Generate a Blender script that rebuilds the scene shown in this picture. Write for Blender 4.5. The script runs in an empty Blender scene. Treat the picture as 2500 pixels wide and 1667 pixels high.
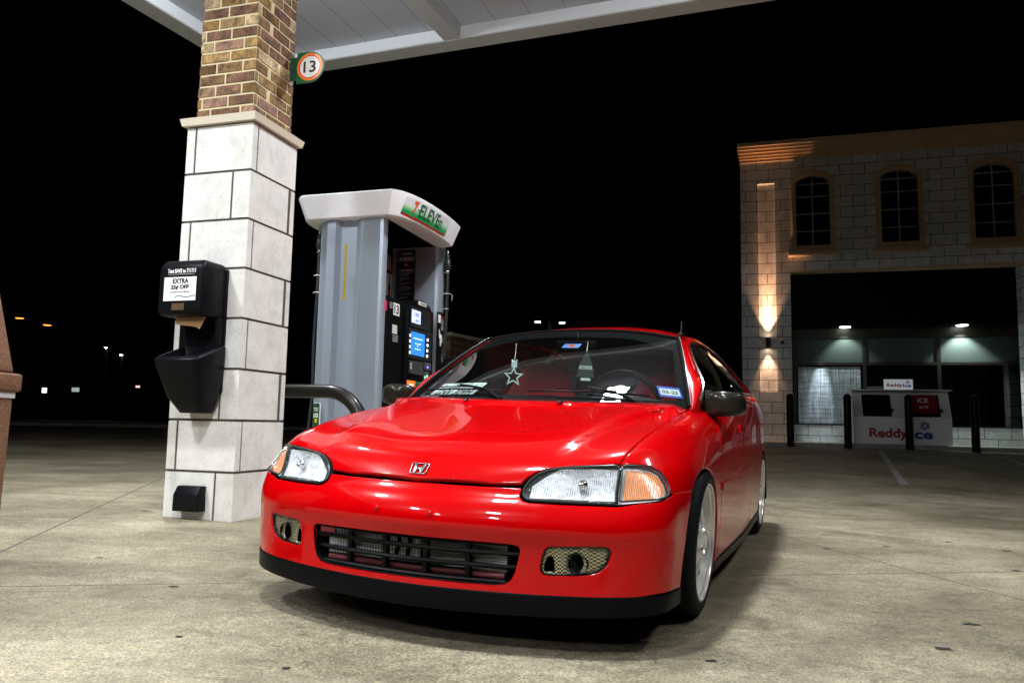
import bpy, bmesh, math, random
from math import sin, cos, pi, radians, atan2, sqrt, hypot
from mathutils import Vector, Matrix, Quaternion
from mathutils.bvhtree import BVHTree
from mathutils.geometry import delaunay_2d_cdt
from mathutils.interpolate import poly_3d_calc
random.seed(7)
SC = bpy.context.scene
COL = SC.collection

# ------------------------------------------------------------------ camera, world, exposure
cam_data = bpy.data.cameras.new('camera')
cam = bpy.data.objects.new('camera', cam_data); COL.objects.link(cam)
cam_data.sensor_width = 36.0
cam_data.lens = 773.7/1024*36.0
cam_data.clip_start = 0.05; cam_data.clip_end = 2000
CR = Vector((0.99980187, -0.00209196, 0.01979488)); CU = Vector((-0.01990511, -0.10507575, 0.99426499)); CF = Vector((0, 0.99446202, 0.10509658))
cam.matrix_world = Matrix(((CR.x, CU.x, -CF.x, 0), (CR.y, CU.y, -CF.y, 0), (CR.z, CU.z, -CF.z, 0.68166), (0, 0, 0, 1)))
SC.camera = cam
world = bpy.data.worlds.new('World'); SC.world = world; world.use_nodes = True
wn = world.node_tree; wn.nodes.clear()
sky = wn.nodes.new('ShaderNodeTexSky'); sky.sky_type = 'NISHITA'; sky.sun_disc = False
sky.sun_elevation = radians(-9); sky.sun_rotation = radians(200)
bg = wn.nodes.new('ShaderNodeBackground'); bg.inputs['Strength'].default_value = 0.02
wo = wn.nodes.new('ShaderNodeOutputWorld')
wn.links.new(sky.outputs['Color'], bg.inputs['Color']); wn.links.new(bg.outputs['Background'], wo.inputs['Surface'])
SC.view_settings.view_transform = 'Standard'; SC.view_settings.look = 'None'
SC.view_settings.exposure = 0.0; SC.view_settings.gamma = 1.0; SC.view_settings.use_curve_mapping = False

# ------------------------------------------------------------------ materials
def mat(name, col=(0.5, 0.5, 0.5), rough=0.5, metal=0.0, spec=0.5, coat=0.0, emit=None, estr=0.0, trans=0.0, ior=1.45, alpha=1.0):
    m = bpy.data.materials.new(name); m.use_nodes = True
    b = m.node_tree.nodes['Principled BSDF']
    b.inputs['Base Color'].default_value = (*col, 1)
    b.inputs['Roughness'].default_value = rough
    b.inputs['Metallic'].default_value = metal
    b.inputs['Specular IOR Level'].default_value = spec
    b.inputs['Coat Weight'].default_value = coat
    b.inputs['Coat Roughness'].default_value = 0.02
    b.inputs['Transmission Weight'].default_value = trans
    b.inputs['IOR'].default_value = ior
    b.inputs['Alpha'].default_value = alpha
    if emit: b.inputs['Emission Color'].default_value = (*emit, 1); b.inputs['Emission Strength'].default_value = estr
    return m
def nd(m, t, **kw):
    n = m.node_tree.nodes.new(t)
    for k, v in kw.items():
        if k in n.inputs.keys() if isinstance(k, str) else False: n.inputs[k].default_value = v
        else: setattr(n, k, v)
    return n
def lk(m, a, b): m.node_tree.links.new(a, b)
def bsdf(m): return m.node_tree.nodes['Principled BSDF']
def ramp(m, fac, stops, mode='LINEAR'):
    r = m.node_tree.nodes.new('ShaderNodeValToRGB'); r.color_ramp.interpolation = mode
    e = r.color_ramp.elements
    while len(e) > 1: e.remove(e[0])
    e[0].position = stops[0][0]; e[0].color = (*stops[0][1], 1)
    for p, c in stops[1:]:
        q = e.new(p); q.color = (*c, 1)
    lk(m, fac, r.inputs['Fac']); return r.outputs['Color']
def noise(m, vec, scale, detail=4, rough=0.6, dist=0.0):
    n = m.node_tree.nodes.new('ShaderNodeTexNoise'); n.inputs['Scale'].default_value = scale
    n.inputs['Detail'].default_value = detail; n.inputs['Roughness'].default_value = rough; n.inputs['Distortion'].default_value = dist
    if vec is not None: lk(m, vec, n.inputs['Vector'])
    return n.outputs['Fac']
def coords(m, which='Object'):
    return m.node_tree.nodes.new('ShaderNodeTexCoord').outputs[which]
def mapping(m, vec, scale=(1, 1, 1), rot=(0, 0, 0), loc=(0, 0, 0)):
    n = m.node_tree.nodes.new('ShaderNodeMapping'); lk(m, vec, n.inputs['Vector'])
    n.inputs['Scale'].default_value = scale; n.inputs['Rotation'].default_value = rot; n.inputs['Location'].default_value = loc
    return n.outputs['Vector']
def mixc(m, fac, a, b, mode='MIX'):
    n = m.node_tree.nodes.new('ShaderNodeMix'); n.data_type = 'RGBA'; n.blend_type = mode
    for s, v in ((n.inputs[0], fac), (n.inputs[6], a), (n.inputs[7], b)):
        if isinstance(v, (int, float)): s.default_value = v
        elif isinstance(v, tuple): s.default_value = (*v, 1) if len(v) == 3 else v
        else: lk(m, v, s)
    return n.outputs[2]
def mth(m, op, a, b=None):
    n = m.node_tree.nodes.new('ShaderNodeMath'); n.operation = op
    for s, v in ((n.inputs[0], a), (n.inputs[1], b)):
        if v is None: continue
        if isinstance(v, (int, float)): s.default_value = v
        else: lk(m, v, s)
    return n.outputs[0]
def bump(m, height, strength=0.3, dist=0.01):
    n = m.node_tree.nodes.new('ShaderNodeBump'); n.inputs['Strength'].default_value = strength; n.inputs['Distance'].default_value = dist
    lk(m, height, n.inputs['Height']); lk(m, n.outputs['Normal'], bsdf(m).inputs['Normal'])
    return n

# ------------------------------------------------------------------ object helpers
def tag(o, label=None, cat=None, group=None, kind=None):
    if label: o['label'] = label
    if cat: o['category'] = cat
    if group: o['group'] = group
    if kind: o['kind'] = kind
    return o
def thing(name, label, cat, mw=None, group=None):
    o = bpy.data.objects.new(name, None); COL.objects.link(o); o.empty_display_size = 0.2
    if mw is not None: o.matrix_world = mw if isinstance(mw, Matrix) else Matrix.Translation(mw)
    return tag(o, label, cat, group)
def mesh(name, verts, faces, m, parent=None, smooth=False, normals=None, loc=None):
    me = bpy.data.meshes.new(name); me.from_pydata([tuple(v) for v in verts], [], faces); me.update()
    ms = m if isinstance(m, (list, tuple)) else [m]
    for k in ms: me.materials.append(k)
    if smooth:
        me.polygons.foreach_set('use_smooth', [True]*len(me.polygons))
    if normals: me.normals_split_custom_set_from_vertices(normals)
    o = bpy.data.objects.new(name, me); COL.objects.link(o)
    if parent: o.parent = parent
    if loc: o.location = loc
    return o
def bmobj(name, bm, m, parent=None, smooth=None, bevel=0.0, segs=2, autosmooth=35):
    if bevel > 0:
        es = [e for e in bm.edges if len(e.link_faces) == 2 and e.calc_face_angle(0) > radians(25)]
        bmesh.ops.bevel(bm, geom=es, offset=bevel, segments=segs, affect='EDGES', profile=0.5, clamp_overlap=True)
    if smooth is not None:
        for f in bm.faces: f.smooth = True
        for e in bm.edges:
            if len(e.link_faces) == 2 and e.calc_face_angle(0) > radians(autosmooth): e.smooth = False
    me = bpy.data.meshes.new(name); bm.to_mesh(me); bm.free()
    for k in (m if isinstance(m, (list, tuple)) else [m]): me.materials.append(k)
    o = bpy.data.objects.new(name, me); COL.objects.link(o)
    if parent: o.parent = parent
    return o
def add_box(bm, x0, x1, y0, y1, z0, z1, M=None, mi=0):
    vs = [bm.verts.new((x, y, z)) for x in (x0, x1) for y in (y0, y1) for z in (z0, z1)]
    if M is not None:
        for v in vs: v.co = M @ v.co
    fs = [(0, 1, 3, 2), (4, 6, 7, 5), (0, 4, 5, 1), (2, 3, 7, 6), (0, 2, 6, 4), (1, 5, 7, 3)]
    r = []
    for f in fs:
        q = bm.faces.new([vs[i] for i in f]); q.material_index = mi; r.append(q)
    return r
def box(name, x0, x1, y0, y1, z0, z1, m, parent=None, bevel=0.0, segs=2, M=None):
    bm = bmesh.new(); add_box(bm, x0, x1, y0, y1, z0, z1, M)
    bmesh.ops.recalc_face_normals(bm, faces=bm.faces)
    return bmobj(name, bm, m, parent, bevel=bevel, segs=segs, smooth=True if bevel > 0 else None)
def sweep(bm, pts, rad, n=12, cap=True, closed=False, prof=None):
    """tube along pts; rad number or list"""
    pts = [Vector(p) for p in pts]; rings = []
    N = len(pts); up = None
    for i, p in enumerate(pts):
        a = pts[i-1] if (i > 0 or closed) else p; b = pts[(i+1) % N] if (i < N-1 or closed) else p
        t = (b-a).normalized()
        if up is None:
            up = Vector((0, 0, 1)) if abs(t.z) < 0.9 else Vector((1, 0, 0))
        s = t.cross(up).normalized(); up = s.cross(t).normalized()
        r = rad[i] if isinstance(rad, (list, tuple)) else rad
        if prof: rings.append([bm.verts.new(p + s*q[0]*r + up*q[1]*r) for q in prof])
        else: rings.append([bm.verts.new(p + (s*cos(2*pi*k/n) + up*sin(2*pi*k/n))*r) for k in range(n)])
    m_ = len(rings[0])
    for i in range(N if closed else N-1):
        A, B = rings[i], rings[(i+1) % N]
        for k in range(m_): bm.faces.new((A[k], A[(k+1) % m_], B[(k+1) % m_], B[k]))
    if cap and not closed:
        bm.faces.new(rings[0][::-1]); bm.faces.new(rings[-1])
def tube(name, pts, rad, m, parent=None, n=12, closed=False, prof=None, autosmooth=40):
    bm = bmesh.new(); sweep(bm, pts, rad, n, closed=closed, prof=prof)
    bmesh.ops.recalc_face_normals(bm, faces=bm.faces)
    return bmobj(name, bm, m, parent, smooth=True, autosmooth=autosmooth)
def lathe(bm, prof, n=32, M=None, cap=False):
    rings = []
    for r, z in prof:
        ring = []
        for k in range(n):
            v = Vector((r*cos(2*pi*k/n), r*sin(2*pi*k/n), z))
            ring.append(bm.verts.new(M @ v if M is not None else v))
        rings.append(ring)
    for A, B in zip(rings, rings[1:]):
        for k in range(n): bm.faces.new((A[k], A[(k+1) % n], B[(k+1) % n], B[k]))
    if cap: bm.faces.new(rings[0][::-1]); bm.faces.new(rings[-1])
def pip(x, y, P):
    c = False; j = len(P)-1
    for i in range(len(P)):
        xi, yi = P[i]; xj, yj = P[j]
        if (yi > y) != (yj > y) and x < (xj-xi)*(y-yi)/(yj-yi)+xi: c = not c
        j = i
    return c
def densify(P, step, closed=True):
    out = []; n = len(P)
    for i in range(n if closed else n-1):
        a = Vector(P[i]); b = Vector(P[(i+1) % n]); k = max(1, int(math.ceil((b-a).length/step)))
        for q in range(k): out.append(a.lerp(b, q/k))
    if not closed: out.append(Vector(P[-1]))
    return out
def smooth_poly(P, it=2, closed=True):
    """Chaikin corner rounding"""
    P = [Vector(p) for p in P]
    for _ in range(it):
        Q = []; n = len(P)
        rng = range(n) if closed else range(n-1)
        if not closed: Q.append(P[0])
        for i in rng:
            a, b = P[i], P[(i+1) % n]; Q.append(a*0.75+b*0.25); Q.append(a*0.25+b*0.75)
        if not closed: Q.append(P[-1])
        P = Q
    return P
def catmull(P, n=8, closed=False):
    P = [Vector(p) for p in P]; out = []; N = len(P)
    g = (lambda i: P[i % N]) if closed else (lambda i: P[max(0, min(N-1, i))])
    for i in range(N if closed else N-1):
        p0, p1, p2, p3 = g(i-1), g(i), g(i+1), g(i+2)
        for k in range(n):
            t = k/n; out.append(0.5*((2*p1)+(p2-p0)*t+(2*p0-5*p1+4*p2-p3)*t*t+(3*p1-p0-3*p2+p3)*t*t*t))
    if not closed: out.append(P[-1])
    return out
def flat_poly(bm, outline, holes, z0, z1, M=None, mi=0):
    """extruded 2D polygon with holes between z0 and z1 (local xy plane)"""
    loops = [outline]+list(holes); vs = []; es = []
    for L in loops:
        s = len(vs)
        vs += [Vector((p[0], p[1])) for p in L]; es += [(s+i, s+(i+1) % len(L)) for i in range(len(L))]
    V, E, F, _, _, _ = delaunay_2d_cdt(vs, es, [], 0, 1e-7)
    V = [v.to_2d() for v in V]; tri = []
    for f in F:
        c = sum((V[i] for i in f), Vector((0, 0)))/len(f)
        if pip(c.x, c.y, [tuple(p[:2]) for p in outline]) and not any(pip(c.x, c.y, [tuple(p[:2]) for p in h]) for h in holes): tri.append(f)
    T = (lambda v: M @ v) if M is not None else (lambda v: v)
    top = [bm.verts.new(T(Vector((v.x, v.y, z1)))) for v in V]; bot = [bm.verts.new(T(Vector((v.x, v.y, z0)))) for v in V]
    cnt = {}
    for f in tri:
        for a, b in zip(f, list(f[1:])+[f[0]]): cnt[(a, b)] = 1
        try:
            q = bm.faces.new([top[i] for i in f]); q.material_index = mi
            q = bm.faces.new([bot[i] for i in f][::-1]); q.material_index = mi
        except ValueError: pass
    for (a, b) in cnt:
        if (b, a) not in cnt:
            q = bm.faces.new((top[a], bot[a], bot[b], top[b])); q.material_index = mi
    for v in [v for v in top+bot if not v.link_faces]: bm.verts.remove(v)
def plate(name, outline, z0, z1, m, parent=None, holes=(), M=None, bevel=0.0):
    bm = bmesh.new(); flat_poly(bm, outline, holes, z0, z1, M); bmesh.ops.recalc_face_normals(bm, faces=bm.faces)
    return bmobj(name, bm, m, parent, bevel=bevel, smooth=True if bevel else None)
def rrect(x0, x1, y0, y1, r, n=5):
    P = []
    for cx, cy, a in ((x1-r, y1-r, 0), (x0+r, y1-r, 90), (x0+r, y0+r, 180), (x1-r, y0+r, 270)):
        for k in range(n+1):
            t = radians(a+90*k/n); P.append((cx+r*cos(t), cy+r*sin(t)))
    return P
def circle(cx, cy, r, n=32, ry=None):
    return [(cx+r*cos(2*pi*k/n), cy+(ry or r)*sin(2*pi*k/n)) for k in range(n)]
def text_mesh(txt, size, bold=0.0, depth=0.0006, align='CENTER', sx=1.0, spacing=1.0, shear=0.0):
    cu = bpy.data.curves.new('t', 'FONT'); cu.body = txt; cu.size = size; cu.offset = bold*size; cu.extrude = depth; cu.shear = shear
    cu.align_x = align; cu.align_y = 'CENTER'; cu.resolution_u = 3; cu.space_character = spacing; cu.space_line = 0.95
    o = bpy.data.objects.new('t', cu); COL.objects.link(o)
    dg = bpy.context.evaluated_depsgraph_get(); dg.update()
    me = bpy.data.meshes.new_from_object(o.evaluated_get(dg))
    bpy.data.objects.remove(o); bpy.data.curves.remove(cu)
    if sx != 1.0:
        for v in me.vertices: v.co.x *= sx
    return me
def text(name, txt, size, m, parent, M, fit=None, **kw):
    """lettering in the local xy plane of M (relative to parent), facing +z; fit=(w,h) scales to that box"""
    me = text_mesh(txt, size, **kw); me.name = name
    if fit and len(me.vertices):
        xs = [v.co.x for v in me.vertices]; ys = [v.co.y for v in me.vertices]
        w, h_ = max(xs)-min(xs), max(ys)-min(ys); cx, cy = (max(xs)+min(xs))/2, (max(ys)+min(ys))/2
        for v in me.vertices: v.co.x = (v.co.x-cx)*fit[0]/w; v.co.y = (v.co.y-cy)*fit[1]/h_
    me.materials.clear(); me.materials.append(m)
    me.transform(M)
    o = bpy.data.objects.new(name, me); COL.objects.link(o); o.parent = parent
    return o
def frame(o, x, z):
    """matrix with origin o, local x axis x, local z axis z (normal)"""
    x = Vector(x).normalized(); z = Vector(z).normalized(); y = z.cross(x).normalized(); x = y.cross(z)
    return Matrix(((x.x, y.x, z.x, o[0]), (x.y, y.y, z.y, o[1]), (x.z, y.z, z.z, o[2]), (0, 0, 0, 1)))

# ------------------------------------------------------------------ ground height
TX, TY, YAW, ROLL = -0.0152, 3.24347, 0.395924, -0.0203385
GN = Vector((0.018763840, -0.0078432347, 0.9997931796))
def gz(x, y):
    z = -((x-TX)*GN.x+(y-TY)*GN.y)/GN.z
    z = 0.22*math.tanh(z/0.22) if z > 0 else -0.5*math.tanh(-z/0.5)
    w = min(1, max(0, (y-9)/10)); w = w*w*(3-2*w)
    e = min(1, max(0, (x+3)/7)); e = e*e*(3-2*e)
    return z*(1-w*e)+0.25*w*e
# ------------------------------------------------------------------ car body master surfaces
# car frame: x = car's left, y = towards the rear (front axle at 0), z up
MCAR = Matrix(((0.92244964, 0.38566123, 0.01876384, TX), (-0.38558147, 0.92264046, -0.00784323, TY), (-0.02033711, 0.0, 0.99979318, 0.0), (0, 0, 0, 1)))
rows = []   # each row: top columns 0..5, then side levels 1..7
ctr = [(-.750,.527),(-.697,.575),(-.59,.622),(-.425,.664),(-.2,.715),(0,.762),(.09,.783)]
c1 = [(.22,-.733,.531),(.22,-.68,.578),(.225,-.565,.626),(.23,-.40,.668),(.24,-.175,.72),(.26,.025,.765),(.28,.12,.784)]
cr = [(.40,-.69,.547),(.41,-.635,.590),(.43,-.535,.635),(.455,-.37,.682),(.50,-.14,.733),(.56,.08,.770),(.60,.22,.784)]
co = [(.45,-.675,.553),(.46,-.615,.589),(.485,-.515,.627),(.51,-.345,.668),(.555,-.11,.715),(.61,.11,.753),(.64,.26,.774)]
sh = [(.60,-.616,.570),(.635,-.55,.606),(.65,-.44,.636),(.662,-.27,.676),(.675,-.04,.713),(.685,.20,.744),(.69,.38,.765)]
so = [(.705,-.552,.56),(.722,-.465,.588),(.732,-.37,.617),(.740,-.21,.655),(.750,0,.692),(.752,.25,.725),(.745,.46,.752)]
k1 = [(.728,-.555,.528),(.765,-.462,.545),(.780,-.37,.570),(.786,-.21,.602),(.790,0,.635),(.794,.25,.668),(.798,.46,.70)]
k2 = [(.752,-.565,.488),(.785,-.460,.498),(.802,-.375,.515),(.810,-.215,.540),(.812,0,.57),(.812,.25,.60),(.815,.46,.63)]
k3 = [(.764,-.578,.445),(.798,-.470,.445),(.811,-.375,.455),(.817,-.22,.47),(.818,0,.50),(.818,.25,.51),(.821,.46,.53)]
k4 = [(.768,-.588,.395),(.797,-.475,.39),(.813,-.375,.385),(.818,-.22,.38),(.818,0,.40),(.818,.25,.40),(.821,.46,.41)]
k4b = [(.767,-.588,.352),(.797,-.475,.345),(.812,-.375,.34),(.816,-.22,.34),(.817,0,.345),(.817,.25,.345),(.819,.46,.35)]
k4c = [(.766,-.586,.328),(.796,-.474,.318),(.811,-.375,.315),(.815,-.22,.315),(.816,0,.32),(.816,.25,.32),(.818,.46,.325)]
k5 = [(.764,-.586,.28),(.793,-.475,.28),(.810,-.375,.28),(.814,-.22,.28),(.814,0,.29),(.814,.25,.29),(.816,.46,.29)]
k6 = [(.758,-.585,.19),(.789,-.475,.19),(.806,-.375,.19),(.808,-.22,.19),(.808,0,.19),(.806,.25,.19),(.807,.46,.19)]
k7 = [(.757,-.585,.11),(.787,-.475,.11),(.80,-.375,.11),(.80,-.22,.11),(.80,0,.11),(.798,.25,.11),(.798,.46,.11)]
for j in range(7):
    rows.append([(0, *ctr[j]), c1[j], cr[j], co[j], sh[j], so[j], k1[j], k2[j], k3[j], k4[j], k4b[j], k4c[j], k5[j], k6[j], k7[j]])
for (y, zs, xs, x2, w3) in ((.9,.83,.762,.799,.828),(1.4,.868,.774,.807,.829),(1.9,.885,.765,.802,.813),(2.3,.892,.748,.790,.806),(2.65,.885,.728,.776,.794),(2.95,.865,.70,.755,.775),(3.18,.83,.64,.70,.73)):
    rows.append([(0,y,zs+.01),(.25,y,zs+.01),(.45,y,zs+.008),(.55,y,zs+.006),(.66,y,zs+.004),(xs,y,zs),(x2,y,zs-.055),(w3-.006,y,.67),(w3,y,.55),(w3+.002,y,.43),(w3,y,.37),(w3-.001,y,.335),(w3-.003,y,.29),(w3-.012,y,.19),(w3-.02,y,.11)])
front = []
for cy, zz, a in ((-.776,(.497,.498,.504,.508,.528),.39),(-.792,(.473,.473,.470,.470,.477),.385),(-.818,(.447,.447,.443,.442,.441),.38),(-.846,(.40,.40,.396,.396,.395),.39),(-.846,(.357,.357,.357,.357,.355),.385),(-.8375,(.334,.334,.333,.332,.330),.375),(-.834,(.28,)*5,.372),(-.836,(.19,)*5,.37),(-.840,(.11,)*5,.37)):
    front.append([(x, cy+a*x*x, z) for x, z in zip((0,.22,.41,.47,.632), zz)])
def build_master(name, pts_half, faces_half, level=4, iters=5):
    """mirror, weld at x=0, then fit the cage so that its subdivision surface passes through the points"""
    idx = {}; V = []
    def add(p):
        k = (round(p[0], 5), round(p[1], 5), round(p[2], 5))
        if k not in idx: idx[k] = len(V); V.append(Vector(p))
        return idx[k]
    F = []
    for f in faces_half:
        a = [add(pts_half[i]) for i in f]; b = [add((-pts_half[i][0], pts_half[i][1], pts_half[i][2])) for i in f][::-1]
        F.append(a); F.append(b)
    T = [v.copy() for v in V]; cage = [v.copy() for v in V]
    me = bpy.data.meshes.new(name); me.from_pydata([tuple(v) for v in cage], [], F); me.update()
    o = bpy.data.objects.new(name, me); COL.objects.link(o)
    md = o.modifiers.new('s', 'SUBSURF'); md.levels = 3; md.use_limit_surface = True; md.boundary_smooth = 'PRESERVE_CORNERS'
    def evalm():
        dg = bpy.context.evaluated_depsgraph_get(); dg.update(); return o.evaluated_get(dg).to_mesh()
    md.levels = 1
    for it in range(iters):
        for i, c in enumerate(cage): me.vertices[i].co = c
        me.update(); e = evalm()
        for i in range(len(cage)):
            cage[i] = cage[i]+(T[i]-e.vertices[i].co)*0.75
    md.levels = level; 
    for i, c in enumerate(cage): me.vertices[i].co = c
    me.update(); e = evalm()
    vs = [v.co.copy() for v in e.vertices]; ns = [v.normal.copy() for v in e.vertices]
    fs = [tuple(p.vertices) for p in e.polygons]
    bpy.data.objects.remove(o); bpy.data.meshes.remove(me)
    return dict(v=vs, n=ns, f=fs, bvh=BVHTree.FromPolygons(vs, fs))
P = []; FQ = []
for r in rows: P += r
NW = 15
for j in range(len(rows)-1):
    for i in range(NW-1): FQ.append((j*NW+i, j*NW+i+1, (j+1)*NW+i+1, (j+1)*NW+i))
base = len(P)
for L in front: P += L
def fidx(lv, i):
    if lv == 0: return i
    if i == 5: return 5+lv
    return base+(lv-1)*5+i
for lv in range(9):
    for i in range(5): FQ.append((fidx(lv, i), fidx(lv+1, i), fidx(lv+1, i+1), fidx(lv, i+1)))
BODY = build_master('body', P, FQ)
def cast(ms, o, d):
    loc, n, fi, dist = ms['bvh'].ray_cast(o, d)
    if loc is None: loc, n, fi, dist = ms['bvh'].find_nearest(o+d*1.0)
    f = ms['f'][fi]; w = poly_3d_calc([ms['v'][i] for i in f], loc)
    nn = sum((ms['n'][i]*k for i, k in zip(f, w)), Vector()).normalized()
    if nn.dot(d) > 0: nn = -nn
    return loc, nn
# ------------------------------------------------------------------ panels trimmed out of the master surface
def panel(name, outline, mode, m, parent, holes=(), step=0.022, depth=0.012, ms=None, off=0.0, inset=0.0028, mir=1, free=None, edge=True):
    """outline/holes: 3D points near the surface. mode: ('dir', d) or ('cyl', cy). free: function p2 -> (loc, normal)"""
    ms = ms or BODY
    if mode[0] == 'dir':
        d = Vector(mode[1]).normalized(); u = d.cross(Vector((0, 0, 1)) if abs(d.z) < 0.9 else Vector((0, 1, 0))).normalized(); v = u.cross(d).normalized()
        to2 = lambda p: Vector((Vector(p).dot(u), Vector(p).dot(v)))
        ray = lambda q: (u*q.x+v*q.y-d*6, d)
    elif mode[0] == 'cyl':
        cy = mode[1]; RR = 0.85
        def to2(p): return Vector((atan2(p[0], -(p[1]-cy))*RR, p[2]))
        def ray(q):
            a = q.x/RR; d = Vector((-sin(a), cos(a), 0)); return Vector((0, cy, q.y))-d*4, d
    else:
        to2 = mode[1]; ray = None
    ev = (lambda q: free(q)) if free else (lambda q: cast(ms, *ray(q)))
    loops = [[to2(p) for p in outline]]+[[to2(p) for p in h] for h in holes]
    loops = [densify(L, step*0.7) for L in loops]
    area = lambda L: 0.5*sum(L[i].x*L[(i+1) % len(L)].y-L[(i+1) % len(L)].x*L[i].y for i in range(len(L)))
    loops[0] = loops[0] if area(loops[0]) > 0 else loops[0][::-1]
    for i in range(1, len(loops)):
        if area(loops[i]) > 0: loops[i] = loops[i][::-1]
    vs = []; es = []; ring = {}
    bnd = []
    for L in loops:
        s = len(vs); n = len(L)
        vs += L; es += [(s+i, s+(i+1) % n) for i in range(n)]; bnd.append(list(range(s, s+n)))
    nb = len(vs)
    if inset:
        for L in loops:
            n = len(L); s = len(vs)
            for i in range(n):
                a, b, c = L[i-1], L[i], L[(i+1) % n]
                t1 = (b-a).normalized(); t2 = (c-b).normalized(); nn = (Vector((-t1.y, t1.x))+Vector((-t2.y, t2.x)))
                nn = nn.normalized() if nn.length > 1e-6 else Vector((-t1.y, t1.x))
                vs.append(b+nn*inset)
            es += [(s+i, s+(i+1) % n) for i in range(n)]
    P0 = [tuple(p) for p in loops[0]]; PH = [[tuple(p) for p in L] for L in loops[1:]]
    x0 = min(p[0] for p in P0); x1 = max(p[0] for p in P0); y0 = min(p[1] for p in P0); y1 = max(p[1] for p in P0)
    allb = [p for L in loops for p in L]
    from mathutils import kdtree
    kd = kdtree.KDTree(len(allb))
    for i, p in enumerate(allb): kd.insert((p.x, p.y, 0), i)
    kd.balance()
    ny = int((y1-y0)/step)+1
    for r in range(ny+1):
        for q in range(int((x1-x0)/step)+2):
            x = x0+(q+(0.5 if r % 2 else 0))*step; y = y0+r*step
            if pip(x, y, P0) and not any(pip(x, y, h) for h in PH) and kd.find((x, y, 0))[2] > step*0.55: vs.append(Vector((x, y)))
    V, E, F, OV, _, _ = delaunay_2d_cdt(vs, es, [], 0, 1e-6)
    tri = []
    for f in F:
        c = sum((V[i] for i in f), Vector((0, 0)))/3
        if pip(c.x, c.y, P0) and not any(pip(c.x, c.y, h) for h in PH): tri.append(tuple(f))
    used = sorted({i for f in tri for i in f}); mp = {k: i for i, k in enumerate(used)}
    pos = []; nor = []
    for k in used:
        l, n = ev(V[k]); pos.append(l+n*off); nor.append(n)
    isb = {}
    for k in used: isb[mp[k]] = any(o < nb for o in OV[k])
    tri = [tuple(mp[i] for i in f) for f in tri]
    # orient faces along the surface normals
    t0 = tri[len(tri)//2]; gn = (pos[t0[1]]-pos[t0[0]]).cross(pos[t0[2]]-pos[t0[0]])
    if gn.dot(nor[t0[0]]) < 0: tri = [f[::-1] for f in tri]
    es_ = {}
    for f in tri:
        for a, b in zip(f, f[1:]+f[:1]): es_[(a, b)] = 1
    be = [(a, b) for (a, b) in es_ if (b, a) not in es_]
    out = {}
    for a, b in be:
        t = (pos[b]-pos[a]).normalized(); o_ = t.cross(nor[a])
        out[a] = out.get(a, Vector())+o_; out[b] = out.get(b, Vector())+o_
    base_pos = {a: pos[a].copy() for a in out}
    sk = {}
    if depth:
        for a, o_ in out.items():
            o_ = o_.normalized() if o_.length > 0 else nor[a]
            sk[a] = len(pos); pos.append(base_pos[a]-nor[a]*depth); nor.append(o_)
        for a, b in be: tri.append((b, a, sk[a], sk[b]))
    if edge:
        for a, o_ in out.items():
            o_ = o_.normalized() if o_.length > 0 else nor[a]
            pos[a] = base_pos[a]-nor[a]*0.0012; nor[a] = (nor[a]*0.7+o_*0.7).normalized()
    if mir < 0:
        pos = [Vector((-p.x, p.y, p.z)) for p in pos]; nor = [Vector((-n.x, n.y, n.z)) for n in nor]; tri = [f[::-1] for f in tri]
    return mesh(name, pos, tri, m, parent, smooth=True, normals=nor)
def both(P):
    """closed symmetric outline from a half running centre -> ... -> centre"""
    return list(P)+[(-p[0], p[1], p[2]) for p in reversed(P) if abs(p[0]) > 1e-4]
def pair(name, *a, **k): return [panel(name, *a, mir=s, **k) for s in (1, -1)]

# ------------------------------------------------------------------ car materials
M_paint = mat('red_car_paint', (0.40, 0.0, 0.001), 0.3, 0.0, 0.04, coat=0.7)
bsdf(M_paint).inputs['Coat IOR'].default_value = 1.45
v = coords(M_paint); sp = noise(M_paint, v, 900, 2, 0.5)
lk(M_paint, ramp(M_paint, noise(M_paint, v, 3, 3), [(0.3, (0.39, 0.0, 0.001)), (0.7, (0.42, 0.0, 0.0012))]), bsdf(M_paint).inputs['Base Color'])
lk(M_paint, ramp(M_paint, noise(M_paint, v, 260, 2, 0.5), [(0.72, (0.22,)*3), (0.76, (0.6,)*3)]), bsdf(M_paint).inputs['Roughness'])
M_blk = mat('black_plastic', (0.003, 0.0033, 0.004), 0.38, spec=0.07)
M_blkm = mat('matte_black', (0.004, 0.004, 0.005), 0.8, spec=.05)
M_gloss = mat('gloss_black_trim', (0.006, 0.007, 0.008), 0.12, spec=0.5)
M_rub = mat('dark_rubber_gasket', (0.012, 0.025, 0.026), 0.3, spec=.35)
M_chr = mat('chrome', (0.75, 0.77, 0.8), 0.12, 1.0)
M_refl = mat('painted_glint_reflector', (0.95, 0.97, 1.0), 0.35, 0.0)
v = coords(M_refl); wv = M_refl.node_tree.nodes.new('ShaderNodeTexWave'); wv.inputs['Scale'].default_value = 48; wv.inputs['Distortion'].default_value = .15; lk(M_refl, v, wv.inputs['Vector'])
lk(M_refl, mixc(M_refl, mth(M_refl, 'MULTIPLY', wv.outputs['Fac'], ramp(M_refl, noise(M_refl, mapping(M_refl, v, (1, 1, 2)), 26, 3, .6, .8), [(.42, (0,)*3), (.60, (.95,)*3)])), (.80, .82, .85), (.16, .19, .24)), bsdf(M_refl).inputs['Base Color'])  # flute glints and dark reflections painted into the base colour
bump(M_refl, noise(M_refl, mapping(M_refl, v, (30, 8, 40)), 1.0, 2), 0.25, 0.02)
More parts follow.
